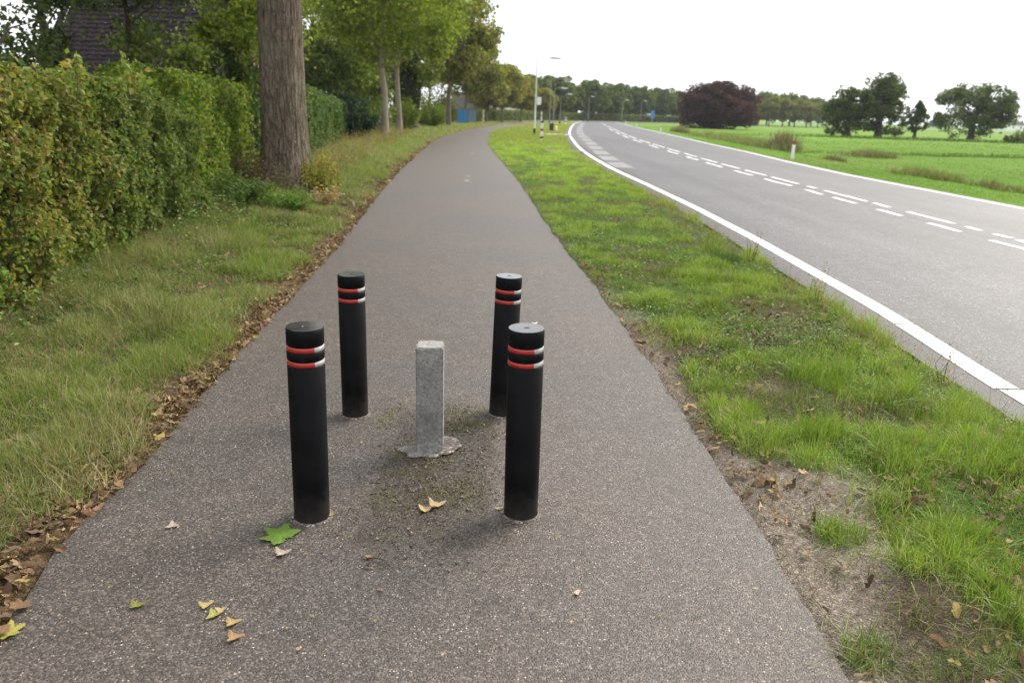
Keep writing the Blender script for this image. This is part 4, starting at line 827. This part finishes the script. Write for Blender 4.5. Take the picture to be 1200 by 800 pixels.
# beige trunk-like stump
V, Fq = tube([(0, 0, 0), (.02, 0, .8), (-.03, .02, 1.6), (-.1, .02, 2.35)], [.17, .14, .13, .11], 14); X_ = at(266, 100, 16)[0]
root = empty('garden_tree', (X_, 16., 0), 'short pale beige trunk with ivy between tiled roof and lime hedge', 'tree'); mk('trunk', V, [Fq], BARK_PALE, None, root, True)
n = 1400; a = rng.uniform(0, 6.28, n); zz = rng.uniform(1.7, 2.75, n); P = np.stack([-.06 + .3 * np.cos(a) * rng.random(n), .3 * np.sin(a) * rng.random(n) + .1, zz], -1)
V, Fq, m = leaves(P, rng.normal(0, 1, (n, 3)), rng.normal(0, 1, (n, 3)), .07, .05); k = P[:, 2] > 2.05; kk = np.repeat(k, 4); mk('crown', V[kk], [np.concatenate([np.arange(k.sum())[:, None] * 4 + [0, 1, 2], np.arange(k.sum())[:, None] * 4 + [0, 2, 3]])], LEAF, np.repeat(pick(P_DARKG, int(k.sum())), 4, 0), root)

# house with a dark tiled roof
def tiles_mat(name, c):
    m = M(name, .9, .12); n = m.noise(3, 5); m.col(m.ramp(n, [(.35, tuple(v * .7 for v in c)), (.7, tuple(v * 1.3 for v in c))])); return m.m
TILE = tiles_mat('dark_roof_tile', (.024, .019, .020)); BRICK = plain('brick_wall', (.17, .11, .085), .9, .2, .3, 9); WOOD = plain('brown_wood', (.12, .08, .05), .8, .3, .3, 8)
def tiled_roof(root, x0, x1, y0, z0, y1, z1, y2, z2, mat, rows=22, tw=.3):
    bm = bmesh.new()
    for (ya, za, yb_, zb_) in ((y0, z0, y1, z1), (y2, z2, y1, z1)):
        for r in range(rows):
            t0, t1 = r / rows, (r + 1.12) / rows; A = (ya + (yb_ - ya) * t0, za + (zb_ - za) * t0 + .05); B = (ya + (yb_ - ya) * min(t1, 1), za + (zb_ - za) * min(t1, 1))
            nx_ = int((x1 - x0) / tw)
            for k in range(nx_):
                xa = x0 + (x1 - x0) * k / nx_ + .006; xb = x0 + (x1 - x0) * (k + 1) / nx_ - .006; dz = random.uniform(-.008, .008)
                v = [bm.verts.new(p) for p in ((xa, A[0], A[1] + dz), ((xa + xb) / 2, A[0], A[1] + .03 + dz), (xb, A[0], A[1] + dz), (xb, B[0], B[1] + dz), ((xa + xb) / 2, B[0], B[1] + .03 + dz), (xa, B[0], B[1] + dz))]
                bm.faces.new((v[0], v[1], v[4], v[5])); bm.faces.new((v[1], v[2], v[3], v[4]))
                w = [bm.verts.new(p) for p in ((xa, A[0], A[1] - .05), (xb, A[0], A[1] - .05))]; bm.faces.new((w[0], w[1], v[2], v[1], v[0]))
    add_box(bm, x0, x1, y1 - .12, y1 + .12, z1 - .02, z1 + .1, .04)
    return bmobj('roof', bm, mat, root)
root = empty('house', (-13.3, 30, 0), 'house with a large dark tiled roof behind the near hedge at the upper left', 'house')
bm = bmesh.new(); add_box(bm, -3.4, 3.4, -2.5, 3.0, -.1, 2.05); 
for sx in (-3.4, 3.22):
    v = [bm.verts.new((sx + d, yy, zz)) for d in (0, .18) for yy, zz in ((-2.5, 2.05), (3., 2.05), (.25, 5.1))]; bm.faces.new(v[:3]); bm.faces.new(v[3:]); bm.faces.new((v[0], v[2], v[5], v[3])); bm.faces.new((v[1], v[2], v[5], v[4]))
bmobj('wall', bm, BRICK, root); tiled_roof(root, -3.65, 3.65, -2.85, 1.72, .25, 5.25, 3.35, 1.72, TILE)
bm = bmesh.new(); add_box(bm, -3.7, 3.7, -3.0, -2.88, 1.62, 1.74); bmobj('gutter', bm, WOOD, root)
GLASS = M('window_glass', .08, .8).col((.03, .04, .05)).m; WHITEP = plain('white_paint', (.75, .75, .73), .6, .4, .05, 4)
for wx in (-2, .6):
    w = box('window', (wx, wx + 1.1, -2.56, -2.502, .75, 1.6), WHITEP, root, .01); box('pane', (wx + .08, wx + 1.02, -2.575, -2.562, .83, 1.52), GLASS, w)

# roadside maples and garden green behind
young = tree('roadside_tree', 'slim light-barked young maple with bright green crown, nearer of the pair past the hedges', (-6.72, 38.9), 11, 3.7, 4.1, 70, 28000, .17, P_BRIGHT + P_MID[:1], .19, 'roadside maples on the left', mat=BARK_PALE, seed=31, cr=.3, droop=.5)
tree('roadside_tree', 'slim light-barked young maple, farther of the pair past the hedges', (-7.0, 45.4), 11.5, 3.4, 3.6, 55, 18000, .2, P_BRIGHT + P_OG[:2], .18, 'roadside maples on the left', mat=BARK_PALE, seed=32, cr=.3, droop=.5)
ivy = tree('roadside_tree', 'dark ivy-covered tree trunk right of the two young maples', (-8.0, 58), 14.5, 3.8, 4.6, 70, 22000, .25, P_OG + P_MID, .42, 'roadside maples on the left', mat=BARK_DARK, seed=33, cr=.27)
n = 5200; a = rng.uniform(0, 6.28, n); zz = rng.uniform(1.1, 6.6, n); rr = .35 + .35 * fbm(a * 2, zz * 1.2, 0, 700) + .25 * np.sin(np.clip((zz - 1) / 5.6, 0, 1) * np.pi); P = np.stack([rr * np.cos(a) - .1, rr * np.sin(a), zz], -1)
V, Fq, m = leaves(P, rng.normal(0, 1, (n, 3)), P * [1, 1, 0] + rng.normal(0, .4, (n, 3)), .17, .14); mk('ivy', V, [Fq], LEAF, np.repeat(pick(P_DARKG, n), 4, 0), ivy)
for k, (px, py, Yt, pt, Rr, pal, lab) in enumerate([(526, 147, 74, -30, 4.6, P_OG + P_OLIVE, 'tall olive green tree by the path before the blue panels'),
        (546, 146, 92, 28, 4.8, P_OLIVE + P_OG, 'olive yellow tree directly behind the blue panels')]):
    X_ = at(px, 130, Yt)[0]; tree('roadside_tree', lab, (X_, Yt), at(px, pt, Yt)[2], 3.6, Rr, 60, 15000, .34, pal, .24, 'olive trees along the path', mat=BARK, seed=40 + k, cr=.28)
# garden masses left of the maples
for k, (px, Yt, pt, Rr, pal, lab) in enumerate([(392, 50, 25, 4.2, P_MID, 'mid green round garden tree between the big trunk and the first young maple'), (372, 62, -25, 5, P_MID + P_BRIGHT, 'tall green garden tree showing just right of the big trunk'),
        (425, 66, 18, 4.5, P_MID + P_DARKG, 'dark green garden tree behind the first young maple'), (503, 100, 40, 5.5, P_OG, 'grey-green garden tree behind the ivy-covered tree'), (462, 78, 12, 4.6, P_MID, 'leafy garden tree seen between the two young maples'),
        (345, 38, 40, 2.6, P_MID + P_DARKG, 'small garden tree right behind the big trunk')]):
    X_ = at(px, 120, Yt)[0]; tree('garden_tree', lab, (X_, Yt), max(4., at(px, pt, Yt)[2]), .5 if k not in (1, 5) else 1.5, Rr, 50, 10000, .26 if Yt > 40 else .16, pal, .2, 'garden trees behind the hedges', mat=BARK_DARK, seed=50 + k, cr=.3)
shrub('dark_shrub', 'very dark evergreen shrub above the hedge beyond the big trunk', *at(402, 118, 34)[:2], 1.5, 2.4, 3500, .14, [(.015, .035, .02), (.02, .045, .025)], 30, seed=61)
for k, (px, Yt, Hh, lab) in enumerate([(436, 44, 2.1, 'green shrub left of the nearest young maple'), (474, 52, 2.2, 'green shrub between the two young maples'), (505, 66, 2.1, 'bushy shrub behind the wire fence'), (420, 38, 1.9, 'light green shrub at the far end of the tall dark hedge'), (514, 76, 2.3, 'round shrub behind the wire fence posts, nearer the blue panels'), (527, 90, 2.6, 'shrub directly left of the blue panels'), (496, 70, 2.4, 'shrub behind the foot of the ivy-covered tree')]):
    shrub('shrub', lab, at(px, 140, Yt)[0], Yt, 1.3, Hh, 3000, .13, P_MID + P_BRIGHT[:1], 30, seed=64 + k, group='shrubs at the garden edge')

# treeline: row of olive trees, green trees, dark trees
def row(proto, items, group):
    for k, (px, pt, Yt, lab) in enumerate(items):
        X_, _, Zt = at(px, pt, Yt); h0 = proto['h0']; s = Zt / h0; w = s * random.uniform(.9, 1.1)
        if k == 0: proto.location = (X_, Yt, -.05); proto.scale = (w, w, s); proto['label'] = lab; proto['group'] = group; proto.rotation_euler.z = random.uniform(0, 6)
        else: recopy(proto, (X_, Yt), (w, w, s), random.uniform(0, 6), lab, group)
p = tree('treeline_tree', 'x', (0, 0), 12, 3.0, 5.2, 80, 18000, .45, P_OLIVE, .3, seed=71, cr=.27, cloud=.3, thr=.44); p['h0'] = 12
row(p, [(571, 82, 112, 'yellow-olive tree left end of the row above the white houses'), (590, 73, 122, 'tallest yellow-olive tree above the brown house roof'), (612, 86, 138, 'olive tree just left of the tall lamp post'), (637, 102, 150, 'small golden tree right behind the tall lamp post')], 'olive treeline above the clipped hedge')
p = tree('treeline_tree', 'x', (0, 0), 12.6, 2.3, 6.4, 95, 20000, .6, P_MID + P_DARKG + P_OG[:1], .32, seed=72, cr=.24, cloud=.3, thr=.45); p['h0'] = 13
row(p, [(622, 84, 180, 'green tree directly behind the golden treeline tree'), (650, 85, 185, 'highest dark green tree just right of the tall lamp post'), (668, 97, 200, 'dark green tree right of the highest one'), (692, 90, 205, 'lighter green tree above the middle lamp head'), (712, 98, 215, 'green tree fourth from the tall lamp post'),
        (722, 94, 225, 'round green tree over the white building glimpses'), (750, 98, 232, 'green tree over the two distant lamp heads'), (776, 100, 240, 'green tree left of the copper beech by two'), (798, 104, 245, 'green tree touching the left of the copper beech'), (735, 104, 250, 'low green tree between two taller treeline trees')], 'green treeline at the bend of the road')
p = tree('treeline_tree', 'x', (0, 0), 9, 2.0, 3.5, 50, 7500, .5, P_OLIVE[:4] + P_OG, .2, seed=73, cr=.33); p['h0'] = 9
row(p, [(889, 114, 212, 'first pale yellow-green avenue tree right of the copper beech'), (905, 113, 212, 'second avenue tree from the copper beech'), (921, 115, 213, 'third avenue tree from the copper beech'), (935, 116, 214, 'fourth avenue tree from the copper beech'), (949, 118, 215, 'fifth avenue tree from the copper beech'), (962, 120, 216, 'avenue tree beside the pair of big field trees')], 'avenue of pale trees across the field')
p = tree('treeline_tree', 'x', (0, 0), 13, 1.2, 6.2, 70, 11000, .8, P_DARKG + P_MID[:2], .3, seed=74, cr=.3); p['h0'] = 13
row(p, [(876, 110, 250, 'dark tree behind the right shoulder of the copper beech'), (903, 106, 255, 'dark round tree top above the avenue, left one'), (930, 108, 262, 'dark round tree top above the middle of the avenue'), (955, 113, 270, 'dark tree above the right end of the avenue'), (972, 118, 275, 'dark tree peeping left of the pair of field trees'), (816, 108, 262, 'dark green tree behind the left side of the copper beech')], 'dark trees behind the avenue')
p = tree('treeline_tree', 'x', (0, 0), 12, .5, 9, 40, 4500, 1.3, [(.05, .085, .035), (.06, .095, .04)], .3, seed=75, cr=.3); p['h0'] = 12
row(p, [(1190, 141, 520, 'distant hazy tree at the right border'), (1168, 147, 560, 'distant hazy tree right of the large lone oak'), (1103, 138, 540, 'distant hazy tree left of the large lone oak'), (1090, 142, 560, 'distant low tree between young tree and lone oak'), (1060, 144, 560, 'distant low tree behind the young field tree'), (1210, 145, 560, 'distant tree just outside the right border')], 'hazy distant trees beyond the field')

# field trees
X_, Y_ = gp(845, 150.5); Zt = at(845, 92, 130)[2]
tree('copper_beech', 'broad dark purple copper beech at the far side of the road', (at(843, 140, 130)[0], 130), Zt, -.5, 6.6, 130, 34000, .34, P_BEECH, .45, mat=BARK_DARK, seed=81, cr=.2, cloud=.3, thr=.42)
def ftree(name, lab, px, pbase, ptop, xl, xr, seed, nc, nl, ls, cb, pal=None, shape='round', cr=.2, tr=.4):
    d = ray(px, pbase); Yt = gp(px, pbase)[1]; R_ = (xr - xl) / 2 / F * Yt * 1.03; Zt = at(px, ptop, Yt)[2] + .05
    return tree(name, lab, (gp(px, pbase)[0], Yt), Zt, cb, R_, nc, nl, ls, pal or (P_DARKG + P_MID[:2]), tr, mat=BARK_DARK, seed=seed, cr=cr, flat=.85, shape=shape, cloud=.3, thr=.56, lean=(.015, 0))
ftree('field_tree', 'left tree of the close pair in the meadow, open dark crown', 992, 159.5, 98, 966, 1016, 82, 100, 17000, .24, .3, cr=.155)
ftree('field_tree', 'right and taller tree of the close pair in the meadow', 1028, 160.5, 83.5, 1006, 1062, 83, 110, 19000, .24, .2, cr=.14)
ftree('field_tree', 'small young tree with pointed top between the pair and the lone oak', 1071, 162, 115, 1058, 1087, 84, 80, 10000, .2, .6, shape='cone', cr=.26, tr=.2)
ftree('field_tree', 'large lone oak with wide open crown at the right of the meadow', 1137, 163.5, 92, 1096, 1181, 85, 170, 22000, .24, .1, cr=.115)
shrub('field_bush', 'small round bush on the meadow right of the lone oak', *gp(1186, 167), 1.0, 1.2, 900, .2, P_DARKG, 20, seed=90)
shrub('field_bush', 'brown-green bush at the right border of the meadow', *gp(1199, 167), 1.4, 2.2, 1200, .2, P_OG, 20, seed=91)
# tussocks in the meadow
def tussock(name, lab, px, py, Wd, Ht, n, pal, dp=.5, seed=1, cat='tussock'):
    x0, y0 = gp(px, py, -.15); r_ = np.random.default_rng(seed); x = np.clip(r_.normal(0, Wd / 2.4, n), -Wd * .75, Wd * .75); y = np.clip(r_.normal(0, dp, n), -dp * 1.9, dp * 1.9); z = np.zeros(n) + hgt(x + x0, y + y0)
    c = pick(pal, n); V, Fs, cc = blades(x, y, z, Ht * r_.uniform(.5, 1.15, n) * np.exp(-(x / Wd) ** 2), np.full(n, .02 + .0004 * y0), c, .4)
    o = mk(name, V, Fs, GRASS, cc); o.location = (x0, y0, 0); return tag(o, lab, cat, 'tussocks in the meadow')
T1 = [(.16, .19, .05), (.22, .21, .08), (.12, .16, .04)]; T2 = [(.17, .12, .07), (.13, .11, .05), (.10, .12, .04)]
tussock('tussock', 'long band of rushes beside the road before the far marker posts', 855, 166, 2.2, .8, 1500, T1, 5.5, 1)
tussock('tussock', 'rushes at the near end of the long band, left of the white marker post', 893, 173, 1.4, .75, 1000, T1, 3., 2)
tussock('tussock', 'dark brown bushy tussock just left of the near white marker post', 918, 176, .9, 1.3, 900, T2, .8, 3)
tussock('tussock', 'brown tussock in the open meadow right of the near marker post', 1020, 183, 1.6, .55, 700, T2 + T1, .8, 4)
tussock('tussock', 'olive tussock close to the road edge, larger of the two', 1084, 211, 1.15, .42, 900, T1, .6, 5)
tussock('tussock', 'smaller olive tussock right of the larger roadside one', 1112, 215, .6, .36, 500, T1, .4, 6)
tussock('tussock', 'reddish tussock by the road at the right', 1163, 224, .5, .34, 400, T2 + T1, .3, 7)
tussock('tussock', 'tussock at the right border of the photo by the road', 1188, 228, .5, .3, 400, T1, .3, 8)
tussock('tussock', 'small brown tuft below the open meadow tussock', 978, 188, .5, .35, 300, T2, .4, 9)
tussock('tussock', 'far brown tussock near the second marker post', 798, 156, 1.4, .9, 400, T2, 1., 10)
tussock('tussock', 'long grass along the ditch line across the meadow', 1130, 184, 14, .3, 1800, [(.09, .15, .03), (.12, .18, .04)], .5, 11)
tussock('tussock', 'dark sedge line at the foot of the field trees', 1090, 165.5, 34, .5, 1800, [(.06, .09, .03), (.1, .14, .03)], .6, 12)

# ------------------------------------------------------------------ far buildings, fences, posts
WALLW = plain('white_wall', (.8, .8, .78), .8, .3, .04, 2); RTILE = tiles_mat('red_brown_tile', (.24, .13, .09)); DTILE = tiles_mat('grey_roof', (.06, .055, .055)); METALB = plain('pale_cladding', (.7, .76, .84), .5, .5, .06, 1)
def simple_house(name, lab, x0, y0, w, d, ze, zr, mw, mr, nwin=3, ridge_x=True, cat='house'):
    root = empty(name, (x0, y0, 0), lab, cat); bm = bmesh.new(); add_box(bm, -w / 2, w / 2, -d / 2, d / 2, -.1, ze)
    if ridge_x:
        for sx in (-w / 2, w / 2 - .2):
            v = [bm.verts.new((sx + e, yy, zz)) for e in (0, .2) for yy, zz in ((-d / 2, ze), (d / 2, ze), (0, zr - .1))]; bm.faces.new(v[:3]); bm.faces.new(v[3:])
    else:
        for sy in (-d / 2, d / 2 - .2):
            v = [bm.verts.new((xx, sy + e, zz)) for e in (0, .2) for xx, zz in ((-w / 2, ze), (w / 2, ze), (0, zr - .1))]; bm.faces.new(v[:3]); bm.faces.new(v[3:])
    bmobj('wall', bm, mw, root); bm = bmesh.new(); o_ = .4
    for sg in (-1, 1):
        if ridge_x: q = [(-w / 2 - o_, sg * (d / 2 + o_), ze - .15), (w / 2 + o_, sg * (d / 2 + o_), ze - .15), (w / 2 + o_, 0, zr), (-w / 2 - o_, 0, zr)]
        else: q = [(sg * (w / 2 + o_), -d / 2 - o_, ze - .15), (sg * (w / 2 + o_), d / 2 + o_, ze - .15), (0, d / 2 + o_, zr), (0, -d / 2 - o_, zr)]
        lo = [bm.verts.new(p) for p in q]; hi = [bm.verts.new((p[0], p[1], p[2] + .16)) for p in q]; bm.faces.new(lo); bm.faces.new(hi)
        for k in range(4): bm.faces.new((lo[k], lo[(k + 1) % 4], hi[(k + 1) % 4], hi[k]))
    r = bmobj('roof', bm, mr, root); box('chimney', (w * .2, w * .2 + .6, -.3, .3, zr - .5, zr + .7), BRICK, r)
    for k in range(nwin):
        wx = -w / 2 + w * (k + .5) / nwin - .5; f = box('window', (wx, wx + 1., -d / 2 - .05, -d / 2 - .003, ze * .38, ze * .8), WHITEP, root); box('pane', (wx + .1, wx + .9, -d / 2 - .07, -d / 2 - .052, ze * .38 + .1, ze * .8 - .1), GLASS, f)
    return root
X_ = at(549, 130, 128)[0]; simple_house('house', 'dark roofed house above the blue panels', X_, 130, 5, 6, 1.9, 4.2, WALLW, DTILE, 2, cat='house')
X_ = at(561, 130, 145)[0]; simple_house('house', 'white gabled house right of the dark roofed one', X_, 145, 3.2, 6, 2.5, 4.4, WALLW, DTILE, 1, False)
X_ = at(577, 130, 160)[0]; simple_house('house', 'white house with red-brown tiled roof behind the clipped hedge', X_, 160, 6.5, 6, 2.6, 4.9, WALLW, RTILE, 3)
X_ = at(596, 130, 172)[0]; simple_house('shed', 'long low white building right of the red-brown roof', X_, 172, 7, 5, 2.6, 3.1, WALLW, RTILE, 2, cat='building')
X_ = at(706, 130, 262)[0]; simple_house('shed', 'pale low building glimpsed behind the treeline, left one', X_, 262, 7, 6, 3.2, 4.6, METALB, METALB, 2, cat='building')
X_ = at(733, 130, 272)[0]; simple_house('shed', 'pale blue glasshouse wall glimpsed under the treeline, middle one', X_, 272, 16, 8, 3.4, 4.2, METALB, METALB, 5, cat='building')
X_ = at(775, 130, 282)[0]; simple_house('shed', 'pale blue long building glimpsed under the treeline by the copper beech', X_, 282, 18, 8, 3.2, 4.2, METALB, METALB, 5, cat='building')
X_ = at(1183, 150, 500)[0]; simple_house('shed', 'tiny white farm building on the horizon at the right border', X_, 500, 14, 8, 3.5, 5.5, WALLW, DTILE, 3, cat='building')

BLUEP = plain('blue_panel', (.03, .19, .42), .45, .5, .1, 2); BLUEG = plain('grey_blue_panel', (.15, .25, .34), .5, .5, .1, 2); POSTW = plain('fence_post_wood', (.17, .13, .09), .9, .2, .3, 12)
for px, py, wd, mt, lab in [(542, 144, 1.15, BLUEP, 'bright blue panel gate at the garden edge before the bend'), (553.5, 142.5, .95, BLUEG, 'grey-blue panel gate right of the bright blue one')]:
    Yt = 88. if mt is BLUEP else 97.; X_ = at(px, py, Yt)[0]; root = empty('panel_gate', (X_, Yt, 0), lab, 'gate'); bm = bmesh.new()
    for k in range(5): add_box(bm, -wd / 2 + k * wd / 5 + .01, -wd / 2 + (k + 1) * wd / 5 - .01, -.02, .02, .1, 1.62 + .05 * (k % 2), .006)
    bmobj('boards', bm, mt, root); bm = bmesh.new(); add_box(bm, -wd / 2, wd / 2, .022, .06, .35, .45); add_box(bm, -wd / 2, wd / 2, .022, .06, 1.25, 1.35); bmobj('rails', bm, mt, root)
    for s_ in (-1, 1): box('post', (s_ * (wd / 2 + .06) - .05, s_ * (wd / 2 + .06) + .05, -.05, .05, -.1, 1.75), POSTW, root)
WIRE = plain('wire', (.25, .26, .25), .5, .5, .1, 5)
fp = [(-8.35, 50), (-8.5, 54), (-8.7, 60.5), (-8.75, 65), (-8.75, 70), (-8.6, 75), (-8.4, 80), (-8.1, 85)]
root = empty('wire_fence', (fp[0][0], fp[0][1], 0), 'wire fence on wooden posts between the ivy-covered tree and the blue panels', 'fence')
acc = Acc()
for z in (.3, .6, .9, 1.2, 1.45): acc.add(*tube([(x - fp[0][0], y - fp[0][1], z) for x, y in fp], [.006] * len(fp), 5))
acc.mk('wires', WIRE, root)
for x, y in fp: box('fence_post', (x - fp[0][0] - .06, x - fp[0][0] + .06, y - fp[0][1] - .06, y - fp[0][1] + .06, -.2, 1.55), POSTW, root, .01)

GALV = plain('galvanised_steel', (.50, .53, .53), .4, .6, .08, 3); GREYM = plain('dull_grey_steel', (.20, .21, .21), .6, .4, .1, 3); LAMPH = plain('lamp_housing', (.62, .64, .66), .35, .6, .05, 3); DARKS = plain('dark_sleeve', (.05, .05, .045), .7, .3, .2, 10)  # GREYM: darker even grey for the poles of the farther lamps
def lamp(lab, px, Yt, ptop, arm, first=False, sign=False, rk=1.):
    X_, _, Zt = at(px, ptop, Yt); root = empty('street_lamp', (X_, Yt, 0), lab, 'street lamp', 'street lamps along the road'); k = Yt / 58
    V, Fq = tube([(0, 0, -.1), (0, 0, .6), (.003, 0, .62), (0, 0, Zt)], [.085 * rk, .08 * rk, .068 * rk, .04 * rk], 14); GV = GALV if sign else GREYM; mk('pole', V, [Fq], GV, None, root, True)
    V, Fq = tube([(0, 0, -.05), (0, 0, .45)], [.1, .095], 14); mk('base_sleeve', V, [Fq], DARKS, None, root, True)
    V, Fq = tube([(0, 0, Zt - .02), (arm * .15, 0, Zt + .1), (arm * .55, 0, Zt + .17), (arm, 0, Zt + .18)], [.03, .025, .022, .02], 8); mk('arm', V, [Fq], GV, None, root, True)
    bm = bmesh.new(); bmesh.ops.create_cube(bm, size=1)
    for v in bm.verts:
        v.co.x = arm + (-.05 if v.co.x < 0 else .75); v.co.y *= .28 if v.co.x > arm + .3 else .14; v.co.z = Zt + .17 + (v.co.z + .5) * (.16 if v.co.x < arm + .3 else .08)
    bmesh.ops.bevel(bm, geom=bm.edges[:], offset=.02, segments=2, affect='EDGES'); hd = bmobj('lamp_head', bm, LAMPH, root)
    box('lens', (arm + .1, arm + .65, -.09, .09, Zt + .135, Zt + .172), WHITEP, hd, .01)
    if sign: box('sign_plate', (.1, .42, -.02, .01, at(632, 123, Yt)[2], at(632, 114, Yt)[2]), WHITEP, root, .004)
    return root
lamp('tall pale lamp post on the grass strip, nearest lamp, with a small white plate', 629.5, 58.2, 71.5, 1.0, sign=True)
lamp('second lamp post, between the nearest lamp and the road', 650, 92, 105.5, .8, rk=.8)
lamp('third lamp post, close right of the second', 657.5, 120, 112, 1.0, rk=.8)
lamp('lamp standing over the bend before the middle of the treeline', 690.5, 165, 114.5, .4)
lamp('farther lamp before the green treeline, left of two', 730, 185, 118.5, .7)
lamp('farthest lamp before the green treeline, right of two', 752, 195, 119.5, .7)
lamp('lamp with its head just right of the tall post, before the highest dark tree', 646, 135, 90.5, .5)

REDB = plain('red_band', (.26, .045, .035), .5, .5, .1, 20); PWHITE = plain('post_white', (.72, .72, .70), .55, .5, .08, 10)
def marker(name, lab, px, py, Ht, w, bands, group=None, Y_=None, th=.04):
    x, y = gp(px, py, -.02) if Y_ is None else (at(px, py, Y_)[0], Y_); z = float(hgt(np.array([x]), np.array([y]))[0]); root = empty(name, (x, y, z), lab, 'marker post', group)
    bm = bmesh.new(); add_box(bm, -w / 2, w / 2, -th, th, -.15, Ht, .012)
    for v in bm.verts:
        if v.co.z > Ht - .05: v.co.z -= (v.co.x + w / 2) * .5
    bmobj('post', bm, PWHITE, root)
    for z0, z1, mt in bands: box('band', (-w / 2 - .004, w / 2 + .004, -th - .004, th + .004, z0, z1), mt, root)
    return root
gm = 'white marker posts along the far road edge'
marker('marker_post', 'nearest white marker post with red-brown top on the far road edge', 928, 187, .80, .13, [(.62, .78, REDB)], gm)
marker('marker_post', 'second white marker post along the far road edge', 774, 156.5, .85, .13, [(.66, .76, REDB)], gm, 74)
marker('marker_post', 'third white marker post along the far road edge', 746, 149, .85, .13, [(.66, .76, REDB)], gm, 104)
marker('marker_post', 'farthest white marker post along the far road edge', 733, 146, .85, .13, [(.66, .76, REDB)], gm, 138)
marker('striped_post', 'white post with dark red bands beside the tall lamp post', 634.5, 165.5, 1.15, .16, [(.98, 1.10, DARKS), (.52, .66, REDB), (.1, .22, DARKS)], None, None, .07)
marker('striped_post', 'thin pale post behind the banded post by the tall lamp', 634, 150, 1.7, .14, [(1.2, 1.32, REDB)], None, 84)
marker('striped_post', 'pinkish striped post at the bend beside the third lamp', 663, 143, 1.1, .3, [(.3, .5, REDB), (.75, .9, REDB)], None, 128)
YEL = plain('yellow_post', (.7, .55, .12), .5, .5, .1, 10)
x, y = gp(651, 154.5); root = empty('yellow_marker', (x, y, 0), 'low pale yellow marker on the grass by the gravel entrance', 'marker'); V, Fq = lathe([(.16, -.05), (.15, .3), (.13, .42), (.08, .48), (.001, .5)], 20); mk('body', V, [Fq], YEL, None, root, True); V, Fq = lathe([(.155, .2), (.152, .3)], 20); V[:, :2] *= 1.03; mk('band', V, [Fq], PWHITE, None, root)
x, y = gp(646, 154.5); root = empty('junction_box', (x, y, 0), 'dark green utility box left of the low yellow marker', 'utility box'); box('body', (-.17, .17, -.15, .15, -.05, .72), DARKS, root, .02); box('lid', (-.19, .19, -.17, .17, .722, .77), GALV, root, .01)
# blue sign by the treeline
root = empty('road_sign', (*at(764.5, 138, 200)[:2], 0), 'small blue road sign before the treeline left of the copper beech', 'sign'); V, Fq = tube([(0, 0, 0), (0, 0, 3.)], [.05, .05], 8); mk('pole', V, [Fq], GALV, None, root, True); box('panel', (-.5, .5, -.07, -.052, 1.2, 2.9), BLUEP, root, .005)

# ------------------------------------------------------------------ air
hm = bpy.data.materials.new('haze'); hm.use_nodes = True; ht = hm.node_tree; ht.nodes.clear(); hv = ht.nodes.new('ShaderNodeVolumePrincipled'); ho = ht.nodes.new('ShaderNodeOutputMaterial')
hv.inputs['Color'].default_value = (.88, .93, 1, 1); hv.inputs['Density'].default_value = .0002; hv.inputs['Anisotropy'].default_value = .3; ht.links.new(hv.outputs[0], ho.inputs['Volume'])
box('haze', (-3400, 3400, -1200, 4300, -3, 26), hm)['kind'] = 'stuff'
